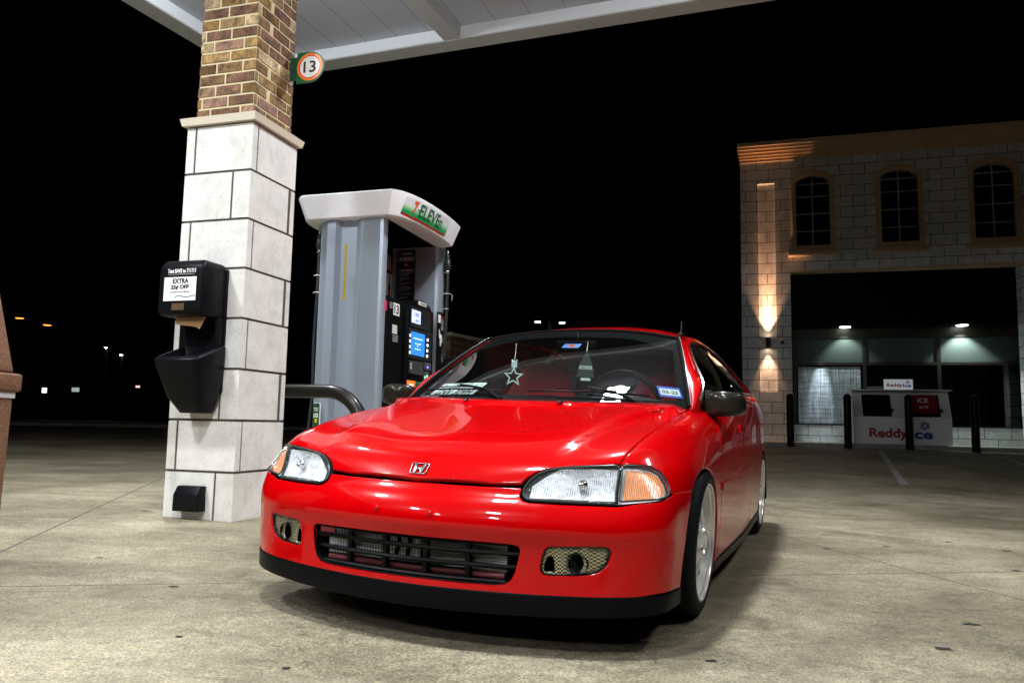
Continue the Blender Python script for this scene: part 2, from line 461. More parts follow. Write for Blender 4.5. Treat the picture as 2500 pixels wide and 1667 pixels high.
def glass_mat(name, col=(1, 1, 1), rough=0.0, refl=0.05, tint=1.0, bump_scale=None, bump_axis=(1, 0, 0), bs=0.5, bd=0.002, haze=0.0):
    m = bpy.data.materials.new(name); m.use_nodes = True; t = m.node_tree; t.nodes.clear()
    o = t.nodes.new('ShaderNodeOutputMaterial'); mx = t.nodes.new('ShaderNodeMixShader'); tr = t.nodes.new('ShaderNodeBsdfTransparent'); gl = t.nodes.new('ShaderNodeBsdfGlossy')
    lw = t.nodes.new('ShaderNodeLayerWeight'); lw.inputs['Blend'].default_value = .5; fr = t.nodes.new('ShaderNodeMath'); fr.operation = 'POWER'; fr.inputs[1].default_value = 5.0; t.links.new(lw.outputs['Facing'], fr.inputs[0])
    tr.inputs['Color'].default_value = (*[c*tint for c in col], 1); gl.inputs['Roughness'].default_value = rough; gl.inputs['Color'].default_value = (1, 1, 1, 1)
    a = t.nodes.new('ShaderNodeMath'); a.operation = 'MULTIPLY_ADD'; a.inputs[1].default_value = .9; a.inputs[2].default_value = refl
    t.links.new(fr.outputs[0], a.inputs[0]); t.links.new(a.outputs[0], mx.inputs['Fac'])
    if haze:
        df = t.nodes.new('ShaderNodeBsdfDiffuse'); df.inputs['Color'].default_value = (.55, .65, .62, 1); m2 = t.nodes.new('ShaderNodeMixShader'); m2.inputs['Fac'].default_value = haze
        t.links.new(tr.outputs[0], m2.inputs[1]); t.links.new(df.outputs[0], m2.inputs[2]); t.links.new(m2.outputs[0], mx.inputs[1])
    else: t.links.new(tr.outputs[0], mx.inputs[1])
    t.links.new(gl.outputs[0], mx.inputs[2]); t.links.new(mx.outputs[0], o.inputs['Surface'])
    if bump_scale:
        tc = t.nodes.new('ShaderNodeTexCoord'); w = t.nodes.new('ShaderNodeTexWave'); w.wave_type = 'BANDS'; w.bands_direction = 'X'; w.inputs['Scale'].default_value = bump_scale; w.inputs['Distortion'].default_value = 0
        b = t.nodes.new('ShaderNodeBump'); b.inputs['Strength'].default_value = bs; b.inputs['Distance'].default_value = bd
        t.links.new(tc.outputs['Object'], w.inputs['Vector']); t.links.new(w.outputs['Fac'], b.inputs['Height'])
        t.links.new(b.outputs['Normal'], gl.inputs['Normal'])
    return m
M_ws = glass_mat('windscreen_glass', (0.76, 0.86, 0.84), 0.0, 0.05, 0.86, haze=.002)
M_sg = glass_mat('tinted_side_glass', (0.12, 0.14, 0.14), 0.0, 0.05, 1.0)
M_lens = glass_mat('fluted_headlight_lens', (0.97, 0.98, 1.0), 0.12, 0.14, 1.0, bump_scale=42, bs=1.0, bd=0.006, haze=.05)
M_amb = mat('amber_reflector', (0.95, 0.30, 0.03), 0.3, 0.0)
v = coords(M_amb); w_ = M_amb.node_tree.nodes.new('ShaderNodeTexWave'); w_.inputs['Scale'].default_value = 62; lk(M_amb, v, w_.inputs['Vector'])
lk(M_amb, mixc(M_amb, mth(M_amb, 'MULTIPLY', w_.outputs['Fac'], noise(M_amb, v, 25, 2)), (0.95, 0.24, 0.015), (1.0, 0.62, 0.36)), bsdf(M_amb).inputs['Base Color'])
bump(M_amb, w_.outputs['Fac'], 0.6, 0.004)
M_fog = mat('carbon_pattern_lens', (0.3, 0.27, 0.12), 0.3, 0.6)
v = coords(M_fog); ck = M_fog.node_tree.nodes.new('ShaderNodeTexChecker'); ck.inputs['Scale'].default_value = 185; lk(M_fog, mapping(M_fog, v, (1, 1, 1.0), (0, 0, 0)), ck.inputs['Vector'])
lk(M_fog, mixc(M_fog, ck.outputs['Fac'], mixc(M_fog, noise(M_fog, v, 30, 3), (0.01, 0.012, 0.008), (0.05, 0.045, 0.02)), mixc(M_fog, noise(M_fog, v, 22, 2), (0.50, 0.44, 0.20), (0.5, 0.52, 0.46))), bsdf(M_fog).inputs['Base Color'])
M_carb = mat('carbon_fibre_gloss', (0.01, 0.01, 0.008), 0.3, 0.0, 0.1, coat=.3)
v = coords(M_carb); ck = M_carb.node_tree.nodes.new('ShaderNodeTexChecker'); ck.inputs['Scale'].default_value = 220; lk(M_carb, v, ck.inputs['Vector'])
lk(M_carb, mixc(M_carb, ck.outputs['Fac'], (0.003, 0.003, 0.0025), (0.022, 0.020, 0.013)), bsdf(M_carb).inputs['Base Color'])
M_rim = mat('silver_alloy_wheel', (0.74, 0.75, 0.77), 0.3, 0.25)
M_rim2 = mat('machined_wheel_lip', (0.8, 0.8, 0.8), 0.25, 0.45)
M_tyre = mat('tyre_rubber', (0.009, 0.011, 0.014), 0.6, spec=.12)
M_int = mat('dark_interior', (0.018, 0.018, 0.02), 0.7)
M_seat = mat('red_seat_fabric', (0.85, 0.03, 0.045), 0.9)
v = coords(M_seat); bump(M_seat, noise(M_seat, v, 300, 2), 0.4, 0.002)

# ------------------------------------------------------------------ the car
car = thing('hatchback_car', 'lowered red three-door hatchback with silver wheels and black front lip parked beside the fuel pump', 'car', MCAR)
CY = ('cyl', 0.12); SIDE = ('dir', (-1, 0.12, -0.10))
fog_o = [(.46,-.759,.327),(.531,-.732,.330),(.615,-.697,.333),(.628,-.69,.328),(.634,-.687,.317),(.630,-.687,.298),(.620,-.69,.276),(.604,-.696,.260),(.579,-.707,.249),(.541,-.723,.244),(.464,-.752,.241),(.442,-.759,.244),(.434,-.762,.257),(.435,-.762,.273),(.441,-.763,.3),(.448,-.763,.319)]
gr_h = [(0,-.839,.3305),(.20,-.82,.3300),(.350,-.79,.3270),(.370,-.786,.323),(.377,-.783,.313),(.373,-.781,.290),(.362,-.782,.245),(.352,-.787,.222),(.335,-.792,.210),(.299,-.8,.205),(.2,-.82,.204),(0,-.84,.204)]
hl_o = [(.631,-.601,.570),(.543,-.642,.564),(.467,-.668,.556),(.421,-.685,.547),(.391,-.702,.531),(.371,-.718,.510),(.361,-.731,.488),(.362,-.74,.472),(.371,-.747,.462),(.387,-.746,.457),(.497,-.71,.455),(.635,-.652,.455)]
cl_o = [(.6345,-.6,.570),(.685,-.559,.571),(.713,-.529,.565),(.737,-.511,.550),(.759,-.51,.522),(.770,-.52,.496),(.770,-.54,.482),(.756,-.572,.474),(.70,-.615,.468),(.6385,-.645,.462)]
bump_h = [(0,-.779,.489),(.26,-.752,.489),(.352,-.729,.490),(.353,-.742,.468),(.366,-.752,.455),(.387,-.75,.4505),(.50,-.71,.4485),(.637,-.652,.4485),(.70,-.615,.460),(.758,-.572,.467),(.776,-.548,.476),(.785,-.50,.486),(.814,-.351,.486),
          (.814,-.37,.46),(.814,-.405,.40),(.814,-.425,.34),(.81,-.440,.27),(.804,-.452,.192),(.79,-.53,.194),(.757,-.604,.193),(.70,-.65,.187),(.55,-.723,.183),(.2,-.822,.181),(0,-.836,.180)]
bumper = panel('front_bumper', both(bump_h), CY, M_paint, car, holes=[both(gr_h), fog_o, [(-x, y, z) for x, y, z in fog_o]], step=0.02)
for s in (-1, 1):   # number plate bolts
    bm = bmesh.new(); l, n = cast(BODY, Vector((s*.097, -3, .405)), Vector((0, 1, 0)))
    lathe(bm, [(0.0005, .006), (.005, .006), (.0085, .004), (.010, 0)], 12, frame(l, (1, 0, 0), n)); bmobj('plate_bolt', bm, M_paint, bumper, smooth=True)
hood = panel('hood', both([(0,-.770,.4975),(.26,-.745,.4975),(.352,-.722,.4985),(.353,-.72,.505),(.364,-.711,.520),(.387,-.697,.538),(.42,-.682,.5545),(.467,-.665,.5635),(.543,-.64,.571),(.627,-.598,.577),(.634,-.556,.601),(.643,-.432,.639),(.657,-.25,.68),(.664,.0,.72),(.668,.26,.755),(.668,.385,.772),(.5,.245,.78),(.28,.12,.785),(0,.085,.783)]),
             ('dir', (0, 0.5, -0.86)), M_paint, car, step=0.024, depth=0.02)
arch_f = [(-.351,.490),(-.30,.517),(-.255,.533),(-.20,.546),(-.13,.555),(-.05,.553),(.03,.541),(.10,.515),(.165,.465),(.21,.39),(.237,.30),(.245,.205),(.245,.135)]
door_l = [(.300,.135),(.315,.25),(.320,.40),(.320,.50),(.332,.62),(.36,.675),(.42,.722),(.52,.757),(.60,.785)]
fen = [(.634,-.596,.577),(.685,-.555,.578),(.716,-.523,.572),(.742,-.505,.556),(.765,-.50,.525),(.777,-.51,.499),(.787,-.50,.4905)]+[(.82,y,z) for y, z in arch_f]+[(.815,y,z) for y, z in door_l[:5]]+[(.79,.36,.675),(.775,.42,.722),(.745,.50,.757),(.70,.53,.785),(.676,.40,.773),(.675,.26,.757),(.671,.0,.722),(.664,-.25,.682),(.650,-.432,.641),(.641,-.556,.602)]
pair('front_fender', fen, ('dir', (-.8, .22, -.56)), M_paint, car, step=0.022, depth=0.016)
doors = pair('door', [(.815,y+.007,z) for y, z in door_l[1:7]]+[(.77,.53,.760),(.77,.62,.788),(.77,.9,.828),(.77,1.2,.853),(.77,1.46,.868),(.83,1.475,.60),(.82,1.44,.36),(.81,1.40,.178),(.81,.9,.174),(.81,.33,.168)], SIDE, M_paint, car, step=0.03)
arch_r = [(2.57+.32*cos(radians(a)), .262+.30*sin(radians(a))) for a in range(176, 2, -12)]
pair('quarter_panel', [(.77,1.468,.869),(.77,1.9,.886),(.76,2.3,.892),(.74,2.6,.886),(.72,2.9,.868),(.68,3.1,.842),(.74,3.13,.6),(.76,3.13,.4),(.76,3.13,.16),(.8,2.9,.16)]+[(.83,y,z) for y, z in reversed(arch_r)]+[(.82,2.21,.180),(.81,1.41,.180),(.82,1.447,.36),(.83,1.482,.60)], SIDE, M_paint, car, step=0.035)
pair('side_skirt', [(.81,.252,.164),(.81,.9,.168),(.81,1.5,.172),(.81,2.235,.172),(.80,2.235,.125),(.80,1.2,.125),(.80,.252,.125)], SIDE, M_blk, car, off=0.004, step=0.04)
for i, s in enumerate((1, -1)):
    panel('side_moulding', [(.82,.335,.475),(.83,.9,.480),(.83,1.455,.484),(.83,1.455,.452),(.83,.9,.447),(.82,.335,.442)], SIDE, M_paint, doors[i], off=0.007, step=0.03, mir=s, depth=0.008)
    panel('door_handle', rr := [(.83,.93,.715),(.83,1.10,.72),(.83,1.115,.70),(.83,1.10,.672),(.83,.94,.668),(.83,.925,.69)], SIDE, M_paint, doors[i], off=0.008, step=0.03, mir=s, depth=0.01)
# front lip
lv = [(.186, .000), (.184, .0012), (.179, .002), (.165, .0012), (.150, .0012), (.140, .001), (.134, -.001), (.133, -.006), (.135, -.05)]
nth = 90; vs = []; fs = []
for k in range(nth+1):
    a = (-1+2*k/nth)*1.0
    for j, (z, of) in enumerate(lv):
        dz = 0.006*abs(a)**6-(.014*(1-abs(a)**2.5)*min(1, max(0, (.17-z)/.03)))
        an = a*0.955
        d = Vector((-sin(an), cos(an), 0)); l, n = cast(BODY, Vector((0, .12, z+dz))-d*4, d); n = Vector((n.x, n.y, 0)).normalized()
        vs.append(Vector((l.x, l.y, z+dz))+n*of)
for k in range(nth):
    for j in range(len(lv)-1): fs.append((k*9+j, k*9+j+1, (k+1)*9+j+1, (k+1)*9+j))
lip = mesh('front_lip', vs, [f[::-1] for f in fs], M_blk, car, smooth=True)
# wheels
def wheel(x, y, camber, steer=0.0, steps=60, rear=False):
    sg = 1 if x > 0 else -1
    W = Matrix.Translation((x, y, .272)) @ Matrix.Rotation(steer, 4, 'Z') @ Matrix.Rotation(sg*camber, 4, 'Y') @ Matrix.Rotation(pi/2 if sg > 0 else -pi/2, 4, 'Y')
    wt = bpy.data.objects.new('wheel', None); COL.objects.link(wt); wt.parent = car; wt.matrix_local = W
    # local z points outwards; outer face at z=0
    bm = bmesh.new()
    prof = [(.212,-.006),(.216,-.002),(.222,.002),(.236,.004),(.250,.001),(.262,-.007),(.269,-.018),(.2735,-.035),(.2745,-.06),(.2745,-.13),(.2735,-.155),(.268,-.175),(.255,-.19),(.235,-.193),(.212,-.185)]
    lathe(bm, prof, 96)
    # tread grooves: push short slanted stripes inward
    n = 96
    bmesh.ops.recalc_face_normals(bm, faces=bm.faces)
    ty = bmobj('tyre', bm, M_tyre, wt, smooth=True, autosmooth=50)
    bm = bmesh.new()
    for k in range(30):       # curved tread grooves as thin dark inlays standing 0.4 mm proud
        a0 = 2*pi*k/30
        for side in (0, 1):
            pts = []
            for q in range(9):
                t = q/8; a = a0+(0.10*sin(t*1.7)+side*0.105)
                zz = -.022-.055*t if side == 0 else -.168+.055*t
                r = .2752 if (-.155 < zz < -.035) else (.2715 if zz > -.03 or zz < -.16 else .2742)
                pts.append((a, r, zz))
            for q in range(8):
                (a, r, z), (b, r2, z2) = pts[q], pts[q+1]; wd = .011*(1-.6*abs(q-3.5)/4.5); w2 = .011*(1-.6*abs(q+1-3.5)/4.5)
                vv = [bm.verts.new((rr_*cos(aa), rr_*sin(aa), zz)) for aa, rr_, zz in ((a-wd, r, z), (a+wd, r, z), (b+w2, r2, z2), (b-w2, r2, z2))]
                bm.faces.new(vv)
        for zc in (-.078, -.112):
            pass
    for zc in (-.083, -.107):
        for k in range(72):
            a, b = 2*pi*k/72, 2*pi*(k+1)/72
            bm.faces.new([bm.verts.new((.2751*cos(t), .2751*sin(t), zc+dz)) for t, dz in ((a, 0), (b, 0), (b, .006), (a, .006))])
    bmobj('tread_groove', bm, M_blkm, wt)
    bm = bmesh.new()
    lathe(bm, [(.211,-.010),(.2145,-.004),(.2155,0.0),(.213,.002),(.2085,.000),(.207,-.004),(.2065,-.010)], 72)
    lathe(bm, [(.2065,-.010),(.198,-.014),(.196,-.022),(.188,-.068),(.183,-.078)], 72); lathe(bm, [(.183,-.078),(.178,-.10),(.175,-.19)], 72)
    bmesh.ops.recalc_face_normals(bm, faces=bm.faces)
    rim = bmobj('rim', bm, M_rim2, wt, smooth=True, autosmooth=30)
    bm = bmesh.new(); ns = 7
    for k in range(ns):
        a = 2*pi*k/ns+.2
        R_ = Matrix.Rotation(a, 4, 'Z'); secs = []
        for t in (0, .2, .4, .6, .8, 1.0):
            r = .045+t*.140; zt = -.010-.036*t**1.5; hw = .024-.013*sin(pi*t)+(.020*max(0, t-.80)/.20); th = .022
            secs.append([bm.verts.new(R_ @ Vector(p)) for p in ((r, -hw, zt-.006), (r, -hw*.45, zt), (r, hw*.45, zt), (r, hw, zt-.006), (r, hw*.8, zt-th), (r, -hw*.8, zt-th))])
        for A, B in zip(secs, secs[1:]):
            for q in range(6): bm.faces.new((A[q], A[(q+1) % 6], B[(q+1) % 6], B[q]))
        bm.faces.new(secs[-1]); bm.faces.new(secs[0][::-1])
    lathe(bm, [(.0005,.002),(.024,.001),(.028,-.004),(.034,-.006),(.060,-.012),(.063,-.05)], 40)
    bmesh.ops.recalc_face_normals(bm, faces=bm.faces)
    bmobj('spokes', bm, M_rim, wt, smooth=True, autosmooth=30)
    for k in range(4):
        bm = bmesh.new(); a = 2*pi*k/4+.4; lathe(bm, [(.0005,-.004),(.008,-.004),(.010,-.008),(.010,-.024)], 6, Matrix.Rotation(a, 4, 'Z') @ Matrix.Translation((.046, 0, 0)))
        bmobj('lug_nut', bm, M_chr, wt)
    bm = bmesh.new(); lathe(bm, [(.0005,-.10),(.125,-.10),(.125,-.12)], 40); bmobj('brake_disc', bm, mat('brake_disc_steel', (.3,.3,.3), .35, .9), wt, smooth=True)
    return wt
wheel(.803, .025, radians(2.6)); wheel(-.803, .025, radians(2.6)); wheel(.790, 2.565, radians(2.0)); wheel(-.790, 2.565, radians(2.0))
# wheel arch liners and floor so that nothing is see-through
for s in (1, -1):
    for cy_, arc in ((-.05, .37), (2.57, .33)):
        prev = None; bm = bmesh.new()
        for k in range(13):
            a = pi*k/12; A = [bm.verts.new((s*x, cy_+arc*cos(a), .20+(.345 if cy_ < 1 else .355)*sin(a))) for x in (.795, .45)]
            if prev: bm.faces.new((prev[0], prev[1], A[1], A[0]))
            prev = A
        vv = [bm.verts.new((s*.45, cy_+arc*cos(pi*k/12), .20+.35*sin(pi*k/12))) for k in range(13)]; bm.faces.new(vv)
        bmesh.ops.remove_doubles(bm, verts=bm.verts, dist=.0005); bmobj('wheel_arch_liner', bm, M_blkm, car)
box('floor_pan', -.76, .76, -.42, 3.05, .13, .17, M_blkm, car)
ut = []
for k in range(41):
    an = (-1+2*k/40)*.93; d = Vector((-sin(an), cos(an), 0)); l, n = cast(BODY, Vector((0, .12, .16))-d*4, d); ut.append(Vector((l.x*.985, l.y+.012)))
plate('added_undertray', ut+[Vector((.74, -.425)), Vector((-.74, -.425))], .136, .142, M_blkm, car)  # unseen tray added to stop light leaking under the nose
# ------------------------------------------------------------------ greenhouse
def ws_pt(s, t, off=0.0):
    a = abs(s)
    b = Vector((.672*s, .105+.245*a**2.1, .783-.007*s*s)); e = Vector((.512*s, .975-.060*a**2.2, 1.182-.050*a**2.4))
    p = b.lerp(e, t); n = Vector((.30*s, -.43, .88)).normalized()
    return p+n*(.022*4*t*(1-t)*(1-.3*a)+off)
def grid(name, fn, ns, nt, m, parent, srange=(-1, 1), trange=(0, 1), flip=False):
    vs = [fn(srange[0]+(srange[1]-srange[0])*i/ns, trange[0]+(trange[1]-trange[0])*j/nt) for j in range(nt+1) for i in range(ns+1)]
    fs = [(j*(ns+1)+i, j*(ns+1)+i+1, (j+1)*(ns+1)+i+1, (j+1)*(ns+1)+i) for j in range(nt) for i in range(ns)]
    if flip: fs = [f[::-1] for f in fs]
    return mesh(name, vs, fs, m, parent, smooth=True)
ws = grid('windscreen', ws_pt, 40, 16, M_ws, car)
# black ceramic border and sun strip just inside the glass
def strip(bm, fn, A, B, off):
    va = [bm.verts.new(fn(*p, off)) for p in A]; vb = [bm.verts.new(fn(*p, off)) for p in B]
    for i in range(len(A)-1): bm.faces.new((va[i], va[i+1], vb[i+1], vb[i]))
bm = bmesh.new(); S_ = [-1+2*i/60 for i in range(61)]
strip(bm, ws_pt, [(s, 1) for s in S_], [(s, .88-.10*max(0, abs(s)-.55)**1.2*4) for s in S_], -.004)
strip(bm, ws_pt, [(s, 0) for s in S_], [(s, .055+.035*abs(s)**8) for s in S_], -.004)
for sg in (1, -1):
    T_ = [i/20 for i in range(21)]; strip(bm, ws_pt, [(sg, t) for t in T_], [(sg*(1-.058), t) for t in T_], -.0045)
bmobj('windscreen_border', bm, M_blkm, ws, smooth=True)
def Xs(y, z):
    q = max(0.0, (z-.88)/.29); d = (y-1.4); return .768+(.88-z)*.25*(z < .88)-.222*q**1.10-((.085+.10*q) if d < 0 else .016)*d*d
def side_free(q):
    y, z = q.x, q.y; e = 1e-3; X = Xs(y, z)
    n = Vector((1, -(Xs(y+e, z)-X)/e, -(Xs(y, z+e)-X)/e)).normalized()
    return Vector((X, y, z)), n
SF = ('fn', lambda p: Vector((p[1], p[2])))
a_pil = [(.335,.772),(.50,.872),(.70,.990),(.85,1.075),(.95,1.128),(1.08,1.158),(1.25,1.172),(1.6,1.178),(1.95,1.170),(2.2,1.150),(2.42,1.118),(2.62,1.04),(2.80,.955),(2.92,.885)]
win_t = [(.455,.812),(.57,.895),(.72,.984),(.86,1.060),(.97,1.105),(1.10,1.130),(1.28,1.138),(1.6,1.143),(1.92,1.136),(2.12,1.115),(2.28,1.07),(2.38,1.00),(2.42,.935),(2.40,.912)]
belt = [(.455,.796),(.62,.815),(.9,.848),(1.2,.870),(1.5,.886),(1.9,.900),(2.3,.908)]
outer = [(0, y, z) for y, z in a_pil]+[(0, y, z) for y, z in ((2.92,.868),(2.4,.888),(1.9,.883),(1.46,.866),(1.2,.851),(.9,.826),(.62,.786),(.50,.765),(.36,.752))]
hole = [(0, y, z) for y, z in win_t]+[(0, y, z) for y, z in reversed(belt)]
frames = pair('side_frame', outer, SF, M_paint, car, holes=[hole], free=side_free, depth=0.02, step=0.03)
pair('side_window', hole, SF, M_sg, car, free=side_free, depth=0, step=0.05, off=-.008, inset=0, edge=False)
for i, s in enumerate((1, -1)):
    L = [(y, z) for y, z in win_t]+[(y, z) for y, z in reversed(belt)]
    pts = [Vector((s*(Xs(y, z)+.002), y, z)) for y, z in L]
    tube('window_trim', catmull(pts, 3, closed=True), .0065, M_gloss, frames[i], n=6, closed=True)
    bm = bmesh.new()   # door pillar, black
    P = [(1.40,.878),(1.47,.883),(1.50,1.142),(1.44,1.141)]
    vs = [bm.verts.new((s*(Xs(y, z)-.002), y, z)) for y, z in P]; bm.faces.new(vs); bmobj('door_pillar', bm, M_gloss, frames[i])
    # A pillar skin between the windscreen edge and the side frame
    def apil(u, t, s=s):
        a = Vector(ws_pt(1, min(t, 1))); a = a+Vector((.008, -.004, .0)) 
        yy = .335+(.95-.335)*t; zz = .772+(1.128-.772)*t+.012*sin(pi*t)
        b = Vector((Xs(yy, zz)-.001, yy, zz)); p = a.lerp(b, u); n = Vector((.6, -.45, .65)).normalized()
        p = p+n*(.005*4*u*(1-u)); return Vector((s*p.x, p.y, p.z))
    grid('windscreen_pillar', apil, 6, 14, M_paint, frames[i], srange=(0, 1), flip=(s > 0))
    tube('drip_moulding', [Vector((s*(p := ws_pt(1, t/14)).x+s*.006, p.y-.004, p.z+.007)) for t in range(15)], .0075, M_gloss, frames[i], n=8)
    tube('pillar_bright_strip', [Vector((s*(p := ws_pt(1, t/14)).x+s*.014, p.y-.006, p.z+.009)) for t in range(15)], .003, M_chr, frames[i], n=6)
# roof
def roof(s, t):
    a = abs(s); y0 = .990-.066*a**2.2; y1 = 2.46-.05*a*a; y = y0+(y1-y0)*t
    zc = 1.186+.088*sin(pi*min(1, (.06+.94*t)**.72)*.62)/sin(pi*.31*1.0)*.98 if False else 1.187+.088*(1-((t-.55)/.55)**2 if t < .55 else 1-((t-.55)/.62)**2)
    zr = 1.137+.040*(1-((t-.5)/.5)**2)
    xe = Xs(y, zr)
    z = zr+(zc-zr)*(1-a**2.6)
    return Vector((xe*s, y, z))
grid('roof', roof, 44, 24, M_paint, car, flip=False)
tube('windscreen_header_trim', [ws_pt(-1+2*i/40, 1.0)+Vector((0, .004, .006)) for i in range(41)], .0065, M_gloss, car, n=8)
tube('roof_edge_strip', [ws_pt(-.98+1.96*i/40, 1.0)+Vector((0, .010, .010)) for i in range(41)], .0022, M_chr, car, n=6)
# tailgate
def tail(s, t):
    a = abs(s); A = Vector((.50*s, 2.46-.05*a*a, 1.187-.05*a**2.6)); B = Vector((.66*s, 2.98-.08*a*a, .885)); p = A.lerp(B, t); return p+Vector((0, .02, .02))*4*t*(1-t)
tg = grid('tailgate', tail, 20, 8, M_sg, car, flip=False)
bm = bmesh.new(); prev = None
for k in range(25):
    s = -1+2*k/24; a = abs(s); col_ = []
    for z, yy, xx in ((.885,2.99,.66),(.85,3.12,.70),(.70,3.17,.74),(.55,3.2,.76),(.45,3.24,.775),(.30,3.24,.775),(.17,3.20,.76)):
        col_.append(bm.verts.new((xx*s, yy-.16*a**3, z)))
    if prev:
        for i in range(6): bm.faces.new((prev[i], prev[i+1], col_[i+1], col_[i]))
    prev = col_
bmobj('rear_bumper', bm, M_paint, car, smooth=True)
for s in (1, -1):
    box('tail_lamp', *sorted((s*.48, s*.72)), 3.06, 3.13, .60, .72, mat('red_tail_lens', (.4, .01, .01), .1, coat=1), car, bevel=.01)
# cowl, wipers, nozzles, antenna
def cowl(s, t):
    a = abs(s); p = Vector((.665*s, .085+.29*a**2.1, .772-.006*s*s)); q = ws_pt(s, 0)+Vector((0, .012, .004)); return p.lerp(q, t)+Vector((0, 0, -.006*sin(pi*t)))
cw = grid('cowl_panel', cowl, 40, 3, M_blk, car)
def wiper(px, s0, s1, t0, t1, name='wiper'):
    w = bpy.data.objects.new(name, None); COL.objects.link(w); w.parent = car
    piv = Vector(px); tip0 = ws_pt(s0, t0, .018); tip1 = ws_pt(s1, t1, .016); midp = (tip0+tip1)/2+Vector((0, 0, .022))
    tube('wiper_arm', catmull([piv, piv.lerp(midp, .35)+Vector((0, 0, .016)), piv.lerp(midp, .7)+Vector((0, 0, .010)), midp], 5), [.0085]*5+[.007]*5+[.0055]*6, M_blk, w, n=6)
    bl = [tip0.lerp(tip1, k/12) for k in range(13)]
    bl = [ws_pt(s0+(s1-s0)*k/12, t0+(t1-t0)*k/12, .010+.006*sin(pi*k/12)) for k in range(13)]
    tube('wiper_blade', bl, .0045, M_blk, w, n=6)
    bm = bmesh.new(); sweep(bm, [b+Vector((0, -.002, .010)) for b in bl[3:10]], .003, 5); bmobj('blade_bracket', bm, M_blk, w)
    bm = bmesh.new(); lathe(bm, [(.0005, .012), (.011, .011), (.014, .004), (.015, -.01)], 14, Matrix.Translation(piv)); bmobj('wiper_pivot', bm, M_blk, w, smooth=True)
wiper((.49, .245, .778), .78, .02, .075, .065)
wiper((-.10, .118, .787), -.17, -.93, .065, .085)
for s in (1, -1):
    l, n = cast(BODY, Vector((s*.213, .012, 2)), Vector((0, 0, -1)))
    bm = bmesh.new(); lathe(bm, [(.0005, .010), (.005, .009), (.009, .004), (.010, 0)], 12, Matrix.Translation(l) @ Matrix.Scale(1.5, 4, (0, 1, 0))); bmobj('washer_nozzle', bm, M_gloss, hood, smooth=True)
bm = bmesh.new(); lathe(bm, [(.0005, .012), (.012, .010), (.018, .003), (.020, -.006)], 16, Matrix.Translation((.512, 1.03, 1.166)) @ Matrix.Rotation(radians(18), 4, 'Y')); ab = bmobj('antenna_base', bm, M_blk, car, smooth=True)
tube('antenna_mast', [(.512, 1.03, 1.17), (.512, 1.045, 1.235)], .0028, M_chr, ab, n=8)
# door mirrors
def mirror(s):
    P = []  # housing lofted outwards from the door
    bm = bmesh.new(); prev = None
    for k, (x, cy_, cz, hy, hz) in enumerate(((.722,.50,.792,.030,.030),(.735,.475,.793,.045,.048),(.76,.455,.796,.055,.055),(.81,.445,.799,.058,.056),(.86,.450,.800,.054,.050),(.885,.458,.798,.044,.042),(.898,.466,.796,.026,.026),(.901,.468,.796,.004,.004))):
        ring = []
        for q in range(24):
            a = 2*pi*q/24; c, d = cos(a), sin(a); e = .62
            ring.append(bm.verts.new((s*x, cy_+hy*math.copysign(abs(c)**e, c), cz+hz*math.copysign(abs(d)**e, d))))
        if prev:
            for q in range(24): bm.faces.new((prev[q], prev[(q+1) % 24], ring[(q+1) % 24], ring[q]))
        else: bm.faces.new(ring)
        prev = ring
    bm.faces.new(prev[::-1]); bmesh.ops.recalc_face_normals(bm, faces=bm.faces)
    m_ = bmobj('door_mirror', bm, M_carb, car, smooth=True, autosmooth=60)
    bm = bmesh.new(); vs = [bm.verts.new((s*(Xs(y, z)+.006+dx), y, z)) for y, z, dx in ((.40,.772,0),(.62,.800,0),(.60,.905,0),(.585,.905,0))]; bm.faces.new(vs)
    bmobj('mirror_base', bm, M_gloss, m_)
    return m_
mirror(1); mirror(-1)
